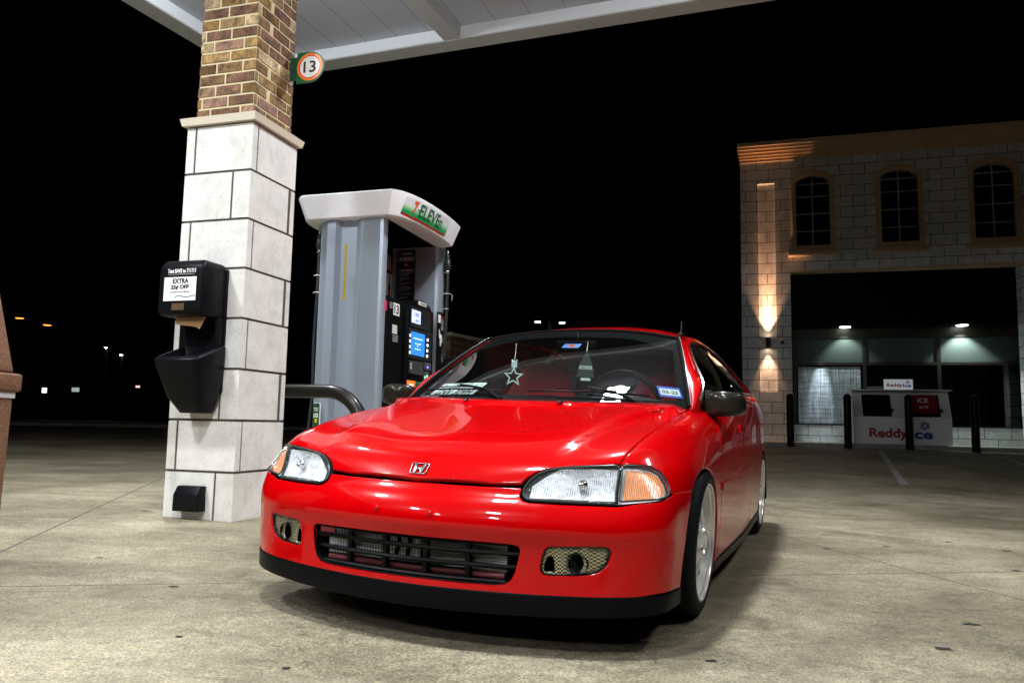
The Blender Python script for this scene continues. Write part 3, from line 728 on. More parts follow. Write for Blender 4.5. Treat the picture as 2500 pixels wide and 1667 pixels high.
# ------------------------------------------------------------------ front lamps
def gasket(name, outline, parent, r=.0048, m=None, mir=1, mode=CY, off=.001):
    pts = []
    for p in catmull(smooth_poly(densify([Vector(p) for p in outline], .05), 1), 2, closed=True):
        a = atan2(p[0], -(p[1]-.12)); d = Vector((-sin(a), cos(a), 0)); l, n = cast(BODY, Vector((0, .12, p[2]))-d*4, d); l = l+n*off; pts.append(Vector((mir*l.x, l.y, l.z)))
    return tube(name, pts, r, m or M_rub, parent, n=8, closed=True)
M_dark = mat('lamp_housing_grey', (.05, .055, .06), .4, .4)
def scale_o(O, f, dy=0.0):
    c = sum((Vector(p) for p in O), Vector())/len(O); return [c+(Vector(p)-c)*f+Vector((0, dy, 0)) for p in O]
for s in (1, -1):
    hl = panel('headlight', hl_o, CY, M_lens, car, mir=s, off=-.001, step=.02, depth=.0, inset=0, edge=False)
    gasket('gasket', scale_o(hl_o, .985), hl, .0040, mir=s)
    # housing bowl: walls and back
    def hp(p, k, m_=1): return (s*p[0]*m_, p[1]+k, p[2])
    bm = bmesh.new(); O = densify([Vector(p) for p in hl_o], .03); O2 = [Vector(p) for p in scale_o(O, .92, .075)]
    va = [bm.verts.new((s*p.x, p.y+.004, p.z)) for p in O]; vb = [bm.verts.new((s*p.x, p.y, p.z)) for p in O2]
    for i in range(len(O)): j = (i+1) % len(O); bm.faces.new((va[i], va[j], vb[j], vb[i]))
    bm.faces.new(vb); bmobj('lamp_housing', bm, M_dark, hl)
    # reflector bowl round the bulb, stepped towards the inner end
    bm = bmesh.new(); cx, cz = .530, .508; vsr = []
    for i in range(37):
        for j in range(17):
            x = .383+(.626-.383)*i/36; z = .463+(.560-.463)*j/16; z = min(z, .556-.9*max(0, .47-x)**1.25*1.4)
            l, n_ = cast(BODY, Vector((x, -3, z)), Vector((0, 1, 0)))
            k = sqrt(((x-cx)/.085)**2+((z-cz)/.062)**2)
            dep = .005+(.013*(1-k*k*.75) if k < 1 else .007*max(.2, 1.7-k))
            vsr.append(bm.verts.new((s*x, l.y+dep, z)))
    for i in range(36):
        for j in range(16): bm.faces.new((vsr[i*17+j], vsr[i*17+j+1], vsr[(i+1)*17+j+1], vsr[(i+1)*17+j]))
    bmobj('reflector', bm, M_refl, hl, smooth=True)
    bm = bmesh.new(); lathe(bm, [(.0005,-.030),(.007,-.027),(.009,-.02),(.009,.0),(.013,.004),(.016,.02)], 16, Matrix.Translation((s*cx, -.672, cz)) @ Matrix.Scale(.5, 4, (0, 1, 0)) @ Matrix.Rotation(-pi/2, 4, 'X') @ Matrix.Scale(-1, 4, (0, 0, 1)) @ Matrix.Scale(-1, 4, (0, 0, 1)))
    bmobj('bulb_shield', bm, M_chr, hl, smooth=True)
    cl = panel('corner_lamp', cl_o, CY, M_lens, car, mir=s, off=0.0, step=.02, depth=.006, inset=0, edge=False)
    gasket('gasket', scale_o(cl_o, .985), cl, .0030, m=M_rub, mir=s, off=.002)
    panel('amber_reflector', scale_o(cl_o, .84), CY, M_amb, cl, mir=s, off=-.012, step=.015, depth=.0, inset=0, edge=False)
    panel('lamp_housing', scale_o(cl_o, .99), CY, mat('clear_lamp_surround', (.7, .72, .74), .3, .0), cl, mir=s, off=-.016, step=.02, depth=.0, inset=0, edge=False)
    # fog lamp
    def fo(p): return (p[0], p[1]+.0, p[2])
    cir = [(.537+.0265*cos(2*pi*k/20), -.726, .279+.0262*sin(2*pi*k/20)) for k in range(20)]
    slot = [(.446,-.758,.252),(.446,-.758,.272),(.453,-.757,.290),(.463,-.756,.297),(.473,-.75,.294),(.477,-.748,.252)]
    fg = panel('fog_lamp', scale_o(fog_o, .975), CY, M_fog, car, holes=[cir, slot], mir=s, off=-.010, step=.014, depth=.004, inset=0)
    gasket('gasket', scale_o(fog_o, .97), fg, .0035, m=M_gloss, mir=s, off=-.007)
    bm = bmesh.new(); prev = None
    for dy, r in ((.008, .0265), (.02, .024), (.05, .023)):
        ring = [bm.verts.new((s*(.537+.35*dy+r*cos(2*pi*k/24)), -.735+dy+.36*(r*cos(2*pi*k/24)), .279+r*sin(2*pi*k/24))) for k in range(24)]
        if prev:
            for k in range(24): bm.faces.new((prev[k], prev[(k+1) % 24], ring[(k+1) % 24], ring[k]))
        prev = ring
    bm.faces.new(prev); bmobj('fog_lamp_tunnel', bm, M_gloss, fg, smooth=True)
    box('fog_lamp_backing', *sorted((s*.43, s*.64)), -.62, -.61, .235, .335, M_blk, fg, M=Matrix.Translation((0, 0, 0)))
# ------------------------------------------------------------------ grille and what shows behind it
def gy(x): return -.808+.38*x*x
gr = bpy.data.objects.new('grille', None); COL.objects.link(gr); gr.parent = car
rim_o = both([(0,.3285),(.20,.3280),(.350,.3255),(.369,.321),(.3755,.312),(.371,.290),(.360,.245),(.350,.224),(.333,.2125),(.299,.2075),(.2,.2065),(0,.2065)]) if False else None
half = [(0,.329),(.20,.3285),(.350,.3258),(.368,.322),(.3755,.312),(.3715,.290),(.3605,.245),(.350,.224),(.334,.212),(.299,.2068),(.2,.2058),(0,.2058)]
lp = half+[(-x, z) for x, z in reversed(half) if x > 0]
lp = densify([Vector(p) for p in lp], .03)
bm = bmesh.new(); ly = [(-.028, 1.0), (.0, .995), (.035, .965), (.06, .955)]; rings = []
for dy, f in ly:
    rings.append([bm.verts.new((p.x*f, gy(p.x)+dy, .267+(p.y-.267)*f)) for p in lp])
for A, B in zip(rings, rings[1:]):
    for i in range(len(A)): j = (i+1) % len(A); bm.faces.new((A[i], A[j], B[j], B[i]))
M_gb = mat('grille_black', (.003, .003, .0035), .5, spec=.12)
bmobj('grille_surround', bm, M_gb, gr, smooth=True)
def xlim(z):
    if z > .31: return .362
    return .350+(z-.225)*.26 if z > .225 else .33
for z, th in ((.2945, .0065), (.2555, .0065), (.323, .005), (.2115, .005)):
    bm = bmesh.new(); xl = xlim(z); prev = None
    for k in range(41):
        x = -xl+2*xl*k/40; y = gy(x)
        r_ = [bm.verts.new((x, y+a, z+b)) for a, b in ((-.006, -th), (-.010, 0), (-.006, th), (.018, th*.7), (.018, -th*.7))]
        if prev:
            for q in range(5): bm.faces.new((prev[q], prev[(q+1) % 5], r_[(q+1) % 5], r_[q]))
        prev = r_
    bmesh.ops.recalc_face_normals(bm, faces=bm.faces); bmobj('grille_bar', bm, M_gb, gr)
for x in (-.22, -.077, .070, .210):
    y = gy(x); box('grille_rib', x-.008, x+.008, y-.006, y+.018, .207, .328, M_gb, gr, bevel=.002)
rad = bpy.data.objects.new('engine_bay', None); COL.objects.link(rad); rad.parent = car
M_fin = mat('radiator_fins', (.55, .58, .6), .4, .0); v = coords(M_fin)
w1 = M_fin.node_tree.nodes.new('ShaderNodeTexWave'); w1.inputs['Scale'].default_value = 30; w1.wave_profile = 'SAW'; lk(M_fin, v, w1.inputs['Vector'])
w2 = M_fin.node_tree.nodes.new('ShaderNodeTexWave'); w2.inputs['Scale'].default_value = 60; w2.bands_direction = 'Z'; lk(M_fin, v, w2.inputs['Vector'])
lk(M_fin, mixc(M_fin, mth(M_fin, 'GREATER_THAN', w1.outputs['Fac'], .72), mixc(M_fin, w2.outputs['Fac'], (.05, .07, .08), (.35, .38, .4)), (.8, .82, .85)), bsdf(M_fin).inputs['Base Color'])
M_cond = mat('condenser_fins', (.3, .31, .3), .5, .0); v = coords(M_cond)
w2 = M_cond.node_tree.nodes.new('ShaderNodeTexWave'); w2.inputs['Scale'].default_value = 45; w2.bands_direction = 'Z'; lk(M_cond, v, w2.inputs['Vector'])
lk(M_cond, mixc(M_cond, mth(M_cond, 'MULTIPLY', w2.outputs['Fac'], noise(M_cond, v, 420, 2)), (.05, .055, .055), (.75, .76, .72)), bsdf(M_cond).inputs['Base Color'])
bump(M_cond, noise(M_cond, v, 300, 2), .8, .004)
box('radiator', -.325, .02, -.757, -.74, .235, .42, M_fin, rad); box('condenser', .03, .325, -.757, -.74, .235, .42, M_cond, rad)
box('bay_backing', -.72, .72, -.57, -.56, .13, .50, M_blkm, rad)
M_pbar = mat('faded_red_crossmember', (.16, .03, .04), .5)
tube('crossmember', [(-.32, -.755, .222), (0, -.775, .222), (.32, -.755, .225)], .010, M_pbar, rad)
box('tow_hook_bracket', -.36, -.30, -.765, -.758, .285, .34, mat('faded_red_bracket', (.5, .06, .1), .4), rad, bevel=.006)
box('splash_tray', -.34, .34, -.765, -.45, .192, .197, M_blk, rad)
for x in (-.02, .035, -.06): tube('coolant_hose', [(x, -.764, .25), (x+.01, -.766, .30), (x, -.764, .34)], .007, M_blk, rad, n=8)
# ------------------------------------------------------------------ emblem on the nose
l, n = cast(BODY, Vector((0.002, -3, .529)), Vector((0, 1, 0)))
MF = frame(l+n*.0008, (1, 0, 0), n)
M_emb = mat('satin_chrome_emblem', (.16, .17, .18), .25, 1.0)
def ftr(w, h_, k): return [(-w*k, -h_), (w*k, -h_), (w, h_), (-w, h_)]
em = plate('nose_emblem', smooth_poly(densify([Vector(p) for p in ftr(.034, .0215, .84)], .014), 1), 0, .004, M_emb, hood, holes=[smooth_poly(densify([Vector(p) for p in ftr(.0308, .0187, .85)], .014), 1)], M=MF, bevel=.0006)
Hs = [(-.0205,.0195),(-.0118,.0195),(-.0092,.004),(.0092,.004),(.0118,.0195),(.0205,.0195),(.0185,.010),(.0165,-.0195),(.0085,-.0195),(.0068,-.0045),(-.0068,-.0045),(-.0085,-.0195),(-.0165,-.0195),(-.0185,.010)]
plate('emblem_letter', Hs, 0, .0045, M_emb, em, M=MF, bevel=.0006)
# ------------------------------------------------------------------ interior
dash = grid('dashboard', lambda s, t: Vector((.66*s, .30+.24*t+.10*abs(s)**2*(1-t), .768+.035*sin(pi*t*.5)+(.028*math.exp(-((s*.66-.33)/.16)**2)*t))), 36, 6, M_int, car)
box('dashboard_face', -.66, .66, .54, .56, .45, .80, M_int, car)
sw = bpy.data.objects.new('steering_wheel', None); COL.objects.link(sw); sw.parent = car; sw.matrix_local = frame((.33, .62, .79), (1, 0, 0), (0, .9, .45))
tube('steering_rim', [(.165*cos(2*pi*k/40), .165*sin(2*pi*k/40), 0) for k in range(40)], .013, M_blk, sw, n=10, closed=True)
box('steering_hub', -.06, .06, -.05, .05, -.05, -.01, M_blk, sw, bevel=.015); box('steering_spoke', -.16, .16, -.012, .012, -.02, -.008, M_blk, sw)
def seat(x, y, w=.26, top=1.0, name='front_seat', mm=None):
    bm = bmesh.new(); prev = None
    prof = ((.50,.20,.07),(.62,.215,.075),(.74,.225,.075),(.82,.215,.07),(.88,.18,.062),(.935,.15,.055),(.97,.115,.045),(.985,.06,.03))
    k = (top-.5)/(.985-.5)
    for z, hw, ht in prof:
        zz = .5+(z-.5)*k; r_ = []
        for q in range(20):
            a = 2*pi*q/20; c, d = cos(a), sin(a)
            r_.append(bm.verts.new((x+hw*math.copysign(abs(c)**.7, c)*w/.26, y+(zz-.5)*.28+ht*math.copysign(abs(d)**.7, d), zz)))
        if prev:
            for q in range(20): bm.faces.new((prev[q], prev[(q+1) % 20], r_[(q+1) % 20], r_[q]))
        else: bm.faces.new(r_[::-1])
        prev = r_
    bm.faces.new(prev); bmesh.ops.recalc_face_normals(bm, faces=bm.faces)
    st = bmobj(name, bm, mm or M_seat, car, smooth=True)
    box('seat_cushion', x-w*.85, x+w*.85, y-.48, y, .33, .50, mm or M_seat, st, bevel=.04, segs=3)
seat(.36, 1.30, top=1.0); seat(-.36, 1.22, top=1.03)
for x in (-.33, .33): seat(x, 2.15, .30, .93, 'rear_seat')
box('cabin_floor', -.70, .70, .5, 3.0, .20, .22, M_int, car)
for s in (1, -1): box('door_card', *sorted((s*.72, s*.745)), .5, 3.0, .2, .86, M_int, car)
rb = bpy.data.objects.new('roll_cage', None); COL.objects.link(rb); rb.parent = car
grid('headliner', lambda s, t: roof(s*.93, .03+.94*t)-Vector((0, 0, .03)), 20, 10, mat('grey_headliner', (.035, .035, .035), .9), rb)
tube('harness_bar', [(-.55, 1.55, .86), (.55, 1.55, .86)], .02, M_blk, rb)
for k in range(3): tube('harness_strap', [(-.52+.02*k, 1.55, .87), (-.30+.012*k, 1.35, 1.12)], .005, mat('pale_strap', (.35, .33, .33), .7), rb, n=6)
rm = box('rearview_mirror', -.11, .11, .86, .875, 1.06, 1.12, M_blk, car, bevel=.015)
tube('mirror_stem', [(0, .87, 1.10), (0, .90, 1.17)], .008, M_blk, rm)
# ------------------------------------------------------------------ site frame: x along the island end faces, y away from the camera
IM = Matrix(((.956824, .290667, 0, -1.706), (-.290667, .956824, 0, 4.852), (0, 0, 1, 0), (0, 0, 0, 1)))
def I(x, y, z=0): return IM @ Vector((x, y, z))
def gi(x, y): p = I(x, y); return gz(p.x, p.y)
# ---- ground: one concrete sheet to the horizon
def axis_pts():
    a = [0.0]; st = .5
    while a[-1] < 420: a.append(a[-1]+st); st *= 1.07
    return [-q for q in reversed(a[1:])]+a
AX = axis_pts(); n_ = len(AX)
vs = [(x, y+6, gz(x, y+6)) for y in AX for x in AX]
fs = [(j*n_+i, j*n_+i+1, (j+1)*n_+i+1, (j+1)*n_+i) for j in range(n_-1) for i in range(n_-1)]
M_con = mat('forecourt_concrete', (.35, .33, .27), .75)
v = coords(M_con)
big = noise(M_con, v, .55, 5, .6, .4); strk = noise(M_con, mapping(M_con, v, (1.0, 1.7, 1), (0, 0, radians(-8))), 1.5, 9, .74, .5); fine = noise(M_con, v, 120, 4, .85); mid = noise(M_con, v, 26, 5, .7)
base = ramp(M_con, strk, [(.26, (.085, .073, .049)), (.42, (.165, .149, .108)), (.56, (.225, .206, .155)), (.74, (.315, .29, .228))])
base = mixc(M_con, .75, base, ramp(M_con, big, [(.36, (.42, .37, .28)), (.5, (.95, .91, .82)), (.62, (1.28, 1.24, 1.16))]), 'MULTIPLY')
base = mixc(M_con, .85, base, ramp(M_con, mid, [(.30, (.55, .53, .5)), (.5, (1, 1, 1)), (.72, (1.35, 1.33, 1.25))]), 'MULTIPLY')
base = mixc(M_con, .9, base, ramp(M_con, fine, [(.36, (.32, .32, .34)), (.5, (1, 1, 1)), (.64, (1.75, 1.73, 1.65))]), 'MULTIPLY')
st1 = noise(M_con, mapping(M_con, v, (1, 2.2, 1), (0, 0, .2)), 1.9, 6, .72, .9)
base = mixc(M_con, ramp(M_con, st1, [(.60, (0, 0, 0)), (.70, (.62,)*3)]), base, (.085, .075, .055))
st2 = noise(M_con, mapping(M_con, v, (1, 2.0, 1), (0, 0, -.1), (7, 3, 0)), 5.2, 4, .6, .4)
base = mixc(M_con, ramp(M_con, st2, [(.66, (0, 0, 0)), (.74, (.55,)*3)]), base, (.10, .10, .095))
st3 = noise(M_con, mapping(M_con, v, (1, 2.0, 1), (0, 0, -.1), (17, 3, 0)), 7, 3, .5, .3)
base = mixc(M_con, ramp(M_con, st3, [(.72, (0, 0, 0)), (.80, (.35,)*3)]), base, (.50, .46, .34))
jx = M_con.node_tree.nodes.new('ShaderNodeTexBrick'); jx.offset = 0; jx.inputs['Scale'].default_value = 1; jx.inputs['Brick Width'].default_value = 4.4; jx.inputs['Row Height'].default_value = 4.4
jx.inputs['Mortar Size'].default_value = .006; jx.inputs['Mortar Smooth'].default_value = .2
lk(M_con, mapping(M_con, v, (1, 1, 1), (0, 0, radians(-14.5)), (1.35, 1.02, 0)), jx.inputs['Vector'])
base = mixc(M_con, jx.outputs['Fac'], base, (.05, .045, .035))
lk(M_con, base, bsdf(M_con).inputs['Base Color'])
lk(M_con, ramp(M_con, mid, [(.3, (.5,)*3), (.7, (.85,)*3)]), bsdf(M_con).inputs['Roughness'])
bump(M_con, mixc(M_con, .5, fine, mid), .35, .006)
tag(mesh('ground', vs, fs, M_con, smooth=True), kind='structure')
# tyre-flattened gum and tar spots, one flat blot each
M_gum = mat('black_gum', (.035, .034, .032), .8, spec=.1)
gum = [(-.2,2.0,.022),(.62,2.42,.03),(1.75,3.0,.045),(2.2,3.35,.030),(1.45,2.65,.05),(1.0,2.05,.02),(2.0,2.55,.034),(2.7,4.2,.04),(2.35,4.9,.035),(1.9,4.7,.04),(3.1,4.9,.04),(2.9,5.2,.036),(-1.0,2.45,.018),(-1.3,3.1,.03),(-1.85,3.6,.02),(-.6,2.2,.02),(-2.6,4.0,.03),(-2.4,5.2,.04),(-3.1,5.6,.035),(1.2,1.75,.02),(.1,1.7,.02)]
rg = random.Random(5)
for i, (x, y, r) in enumerate(gum):
    bm = bmesh.new(); P_ = []
    for k in range(12):
        a = 2*pi*k/12; q = r*.7*(.4+.6*rg.random()); px_, py_ = x+q*1.3*cos(a), y+q*.7*sin(a); P_.append(bm.verts.new((px_, py_, gz(px_, py_)+.003)))
    bm.faces.new(P_)
    c_ = ('large', 'small', 'mid-sized')[0 if r > .038 else (1 if r < .024 else 2)]
    tag(bmobj('gum_spot', bm, M_gum), 'flat black gum spot trodden into the pale concrete', 'gum spot', 'black gum spots on the forecourt')
# ---- lights of the canopy (fixtures under the soffit, above the frame; some added as fill)
M_led = mat('lit_led_panel', (1, 1, 1), .5, emit=(1, .98, .94), estr=60)
M_alu = mat('white_painted_steel', (.55, .57, .6), .45); M_steelw = M_alu
def canopy_light(x, y, w, label):
    t = thing('canopy_light', label, 'ceiling light', Matrix.Translation(I(x, y, 5.15)) @ Matrix.Rotation(radians(-16.9), 4, 'Z'), 'square lights under the station canopy')
    box('light_housing', -.25, .25, -.25, .25, -.05, -.002, M_alu, t, bevel=.01)
    box('light_panel', -.17, .17, -.17, .17, -.056, -.0505, M_led, t)
    l = bpy.data.lights.new('canopy_lamp', 'AREA'); l.energy = w; l.shape = 'SQUARE'; l.size = .42; l.color = (.95, .98, 1); l.spread = radians(146 if y > -6 else 172)
    o = bpy.data.objects.new('canopy_lamp', l); COL.objects.link(o); o.parent = t; o.location = (0, 0, -.062); o.visible_camera = True
    l = bpy.data.lights.new('lens_side_glow', 'POINT'); l.energy = w*(.14 if x > 0 else .8); l.shadow_soft_size = .14; l.color = (.92, .96, 1)
    o = bpy.data.objects.new('lens_side_glow', l); COL.objects.link(o); o.parent = t; o.location = (0, 0, -.24)
    return t
KL = 1.2
canopy_light(2.5, 1.65, 140*KL, 'square white canopy light above the rear of the red car')
canopy_light(1.9, -2.9, 160*KL, 'square white canopy light ahead of the red car')
canopy_light(-1.7, -2.9, 140*KL, 'square white canopy light in front of the towel dispenser side of the brick column')
canopy_light(6.0, -2.9, 50*KL, 'square white canopy light furthest from the brick column')
canopy_light(1.9, -6.6, 150*KL, 'added square white fill light behind the photographer')  # fill lamp added to lighten the ground under the car nose
canopy_light(1.9, -10.4, 150*KL, 'added square white fill light, second one behind the photographer')  # low-angle fill added under an unseen stretch of canopy, lifts the front shadow
canopy_light(-1.7, -10.4, 80*KL, 'added square white fill light at the far front left of the canopy')  # second low-angle fill, added for the same front shadow
canopy_light(-1.7, -6.6, 80*KL, 'added square white fill light ahead of the litter bin')  # another added lamp that lightens the shaded ground at the nose
canopy_light(-1.5, 1.05, 95*KL, 'added square white light over the fuel pump and brick column')  # added out of view to brighten the inner face of the edge beam
canopy_light(6.0, 1.35, 40*KL, 'square white canopy light over the open concrete right of the car')
# ---- canopy
M_sof = mat('soffit_white', (.6, .64, .70), .55)
v = coords(M_sof); w_ = M_sof.node_tree.nodes.new('ShaderNodeTexBrick'); w_.offset = 0; w_.inputs['Scale'].default_value = 1; w_.inputs['Brick Width'].default_value = .41; w_.inputs['Row Height'].default_value = 30; w_.inputs['Mortar Size'].default_value = .004
lk(M_sof, mapping(M_sof, v, (1, 1, 1), (0, 0, radians(3.1)), (.2, 12, 0)), w_.inputs['Vector'])
lk(M_sof, mixc(M_sof, w_.outputs['Fac'], mixc(M_sof, noise(M_sof, v, 1.3, 4), (.40, .44, .49), (.50, .54, .59)), (.18, .18, .18)), bsdf(M_sof).inputs['Base Color'])
M_fas = mat('fascia_grey', (.36, .36, .34), .5); v = coords(M_fas)
lk(M_fas, mixc(M_fas, noise(M_fas, mapping(M_fas, v, (1, 1, 8)), 2.5, 5), (.42, .44, .44), (.56, .58, .58)), bsdf(M_fas).inputs['Base Color'])
cn = thing('canopy', 'grey underside and edge beam of the forecourt canopy above the brick column', 'canopy', IM)
co_ = [(-2.95, 4.06), (9.6, 3.40), (8.9, -14.6), (-4.9, -13.8)]  # unseen front end lengthened to carry the added fill lamps
def inset_poly(P_, d):
    out = []; n = len(P_)
    for i in range(n):
        a, b, c = Vector(P_[i-1]), Vector(P_[i]), Vector(P_[(i+1) % n]); t1 = (b-a).normalized(); t2 = (c-b).normalized()
        n1 = Vector((t1.y, -t1.x)); n2 = Vector((t2.y, -t2.x)); m_ = (n1+n2); m_ = m_/m_.dot(n1); out.append(b+m_*d)
    return out
ci = inset_poly(co_, .235)
plate('edge_beam', [Vector(p) for p in co_], 5.0, 5.62, M_fas, cn, holes=[ci])
plate('fascia_cap', inset_poly(co_, -.02), 5.622, 5.70, mat('fascia_cap_paint', (.3, .3, .3), .5), cn)
plate('soffit', inset_poly(co_, .237), 5.15, 5.19, M_sof, cn)
M_innr = mat('beam_inner_white', (.80, .84, .90), .5)
ring_o = inset_poly(co_, .237); ring_i = inset_poly(co_, .245)
plate('beam_inner_face', ring_o, 5.012, 5.149, M_innr, cn, holes=[ring_i])
bm = bmesh.new(); add_box(bm, -.10, .10, -14.5, 3.78, 5.004, 5.149)
bmobj('cross_beam', bm, M_fas, cn).matrix_local = Matrix.Translation((-.10-.09*3.78+.0, 0, 0)) @ Matrix.Shear('XZ', 4, (0, 0)) @ Matrix.Rotation(radians(-5.1), 4, 'Z') @ Matrix.Translation((.0, 0, 0))
# ---- brick and stone column
col_t = thing('canopy_column', 'square canopy column, brown brick above a stone ledge and white stone blocks', 'column', IM)
M_mort = mat('grey_mortar', (.07, .065, .05), .9)
M_stone = mat('white_cast_stone', (.74, .73, .70), .85, spec=.2); v = coords(M_stone)
a_ = ramp(M_stone, noise(M_stone, v, 5, 6, .65), [(.3, (.56, .555, .54)), (.55, (.70, .695, .68)), (.8, (.76, .755, .74))])
vo = M_stone.node_tree.nodes.new('ShaderNodeTexVoronoi'); vo.inputs['Scale'].default_value = 42; lk(M_stone, v, vo.inputs['Vector'])
pits = mth(M_stone, 'MULTIPLY', mth(M_stone, 'LESS_THAN', vo.outputs['Distance'], .13), mth(M_stone, 'GREATER_THAN', noise(M_stone, v, 7, 2), .47))
a_ = mixc(M_stone, pits, a_, (.30, .28, .25)); a_ = mixc(M_stone, ramp(M_stone, noise(M_stone, mapping(M_stone, v, (1, 1, .35)), 6, 6, .75), [(.56, (0, 0, 0)), (.74, (.6,)*3)]), a_, (.42, .40, .35))
att = M_stone.node_tree.nodes.new('ShaderNodeAttribute'); att.attribute_name = 'tone'
a_ = mixc(M_stone, att.outputs['Fac'], a_, mixc(M_stone, .5, a_, (.86, .84, .76), 'MULTIPLY'))
lk(M_stone, a_, bsdf(M_stone).inputs['Base Color']); bump(M_stone, noise(M_stone, v, 60, 5, .7), .25, .004)
M_brick = mat('mottled_brown_brick', (.25, .15, .08), .85); v = coords(M_brick)
att = M_brick.node_tree.nodes.new('ShaderNodeAttribute'); att.attribute_name = 'tone'
tone = ramp(M_brick, att.outputs['Fac'], [(0, (.12, .06, .02)), (.16, (.24, .155, .05)), (.32, (.19, .105, .075)), (.46, (.13, .07, .04)), (.6, (.32, .22, .09)), (.74, (.25, .15, .13)), (.86, (.18, .11, .035)), (1, (.48, .40, .26))])
tone = mixc(M_brick, .9, tone, ramp(M_brick, noise(M_brick, v, 16, 6, .75, .5), [(.34, (.12, .10, .10)), (.46, (.7, .66, .6)), (.58, (1.3, 1.2, 1.05)), (.72, (2.1, 1.95, 1.6))]), 'MULTIPLY')
lk(M_brick, tone, bsdf(M_brick).inputs['Base Color']); bump(M_brick, noise(M_brick, v, 90, 5, .8), .6, .005)
M_bmort = mat('cream_mortar', (.62, .53, .34), .9); v = coords(M_bmort); bump(M_bmort, noise(M_bmort, v, 200, 3), .4, .003)
def masonry(name, x0, x1, y0, y1, z0, z1, course, joint, cuts, m, parent, thick=.03, bev=.002, seed=1, skirt=0.0):
    """blocks wrapped round a square shaft. cuts(row) -> perimeter positions of the joints"""
    rg = random.Random(seed); bm = bmesh.new(); lay = bm.loops.layers.float_color.new('tone') if False else None
    W_, D_ = x1-x0, y1-y0; per = 2*(W_+D_); cor = [0, W_, W_+D_, 2*W_+D_, per]
    cp = [(x1, y0), (x0, y0), (x0, y1), (x1, y1), (x1, y0)]   # from the near corner leftwards round
    def pt(s, off):
        s = s % per
        for i in range(4):
            if s <= cor[i+1]+1e-9:
                t = (s-cor[i])/(cor[i+1]-cor[i]); a, b = cp[i], cp[i+1]
                x, y = a[0]+(b[0]-a[0])*t, a[1]+(b[1]-a[1])*t
                nx, ny = ((0, 1), (1, 0), (0, -1), (-1, 0))[i]; return x+nx*off, y+ny*off, i
    tones = []; row = 0; z = z0
    while z < z1-.01:
        zt = min(z+course, z1); cs = sorted(c % per for c in cuts(row)); n = len(cs)
        for i in range(n):
            a = cs[i]+joint/2; b = (cs[(i+1) % n]+(per if i == n-1 else 0))-joint/2
            if b-a < .015: continue
            brk = [a]+[c+k*per for k in (0, 1) for c in cor[:4] if a+1e-4 < c+k*per < b-1e-4]+[b]; brk.sort()
            outer = []; inner = []
            for s in brk:
                x, y, sd = pt(s, 0); sm = s % per
                oncor = [q for q in range(4) if abs(sm-cor[q]) < 1e-6 or abs(sm-per-cor[q]) < 1e-6]
                outer.append((x, y))
                if oncor and s not in (a, b):
                    cx = x0+thick if abs(x-x0) < 1e-6 else x1-thick; cy2 = y0+thick if abs(y-y0) < 1e-6 else y1-thick; inner.append((cx, cy2))
                else:
                    xx, yy, _ = pt(s, thick); inner.append((xx, yy))
            for q in range(len(outer)-1):
                P4 = [outer[q], outer[q+1], inner[q+1], inner[q]]
                vv = [bm.verts.new((p[0], p[1], zz)) for zz in (z+joint/2, zt-joint/2) for p in P4]
                fl = [(0, 1, 2, 3), (7, 6, 5, 4), (0, 4, 5, 1), (2, 6, 7, 3)]
                if q == 0: fl.append((0, 3, 7, 4))
                if q == len(outer)-2: fl.append((1, 5, 6, 2))
                for f in fl: bm.faces.new([vv[k] for k in f]); 
                tones += [(len(bm.faces)-len(fl), len(fl), rg.random())]
        z += course; row += 1
    bmesh.ops.recalc_face_normals(bm, faces=bm.faces)
    me = bpy.data.meshes.new(name); bm.to_mesh(me); bm.free(); me.materials.append(m)
    at = me.attributes.new('tone', 'FLOAT', 'FACE')
    cur = None; prevr = None
    for s, n, r in tones:
        for k in range(s, s+n): at.data[k].value = r
    o = bpy.data.objects.new(name, me); COL.objects.link(o); o.parent = parent; return o
g0 = .02
box('stone_core', -.504, -.006, .006, .504, -.15, 2.60, M_mort, col_t)
masonry('stone_blocks', -.51, 0, 0, .51, g0, g0+8*.3225, .3225, .016, lambda r: (.44, 2.04-.06, .9, 1.5) if r % 2 else (.135, 1.58, 1.0, 2.04-.44+.0), M_stone, col_t, seed=4)
led = bmesh.new(); add_box(led, -.547, .037, -.040, .547, 2.602, 2.650)
for vtx in led.verts:
    if vtx.co.z < 2.61: vtx.co.x = -.255+(vtx.co.x+.255)*.96; vtx.co.y = .255+(vtx.co.y-.255)*.96
M_led2 = mat('cream_ledge_stone', (.62, .57, .46), .8); v = coords(M_led2); bump(M_led2, noise(M_led2, v, 70, 4), .2, .003)
bmobj('ledge', led, M_led2, col_t, bevel=.006)
box('brick_core', -.470, -.040, .040, .470, 2.66, 5.3, M_bmort, col_t)
bs_ = .2035
def bcuts(r):
    per = 4*.44; off = 0 if r % 2 else .102; c = []
    s = off; 
    for k in range(8): c += [s]; s += (bs_ if (k+r) % 3 else bs_*1.15)
    return c+[.44*1+.22-off*.5, 1.72-off]
masonry('bricks', -.475, -.035, .035, .475, 2.656, 5.2, .0785, .0165, bcuts, M_brick, col_t, seed=9, thick=.02)
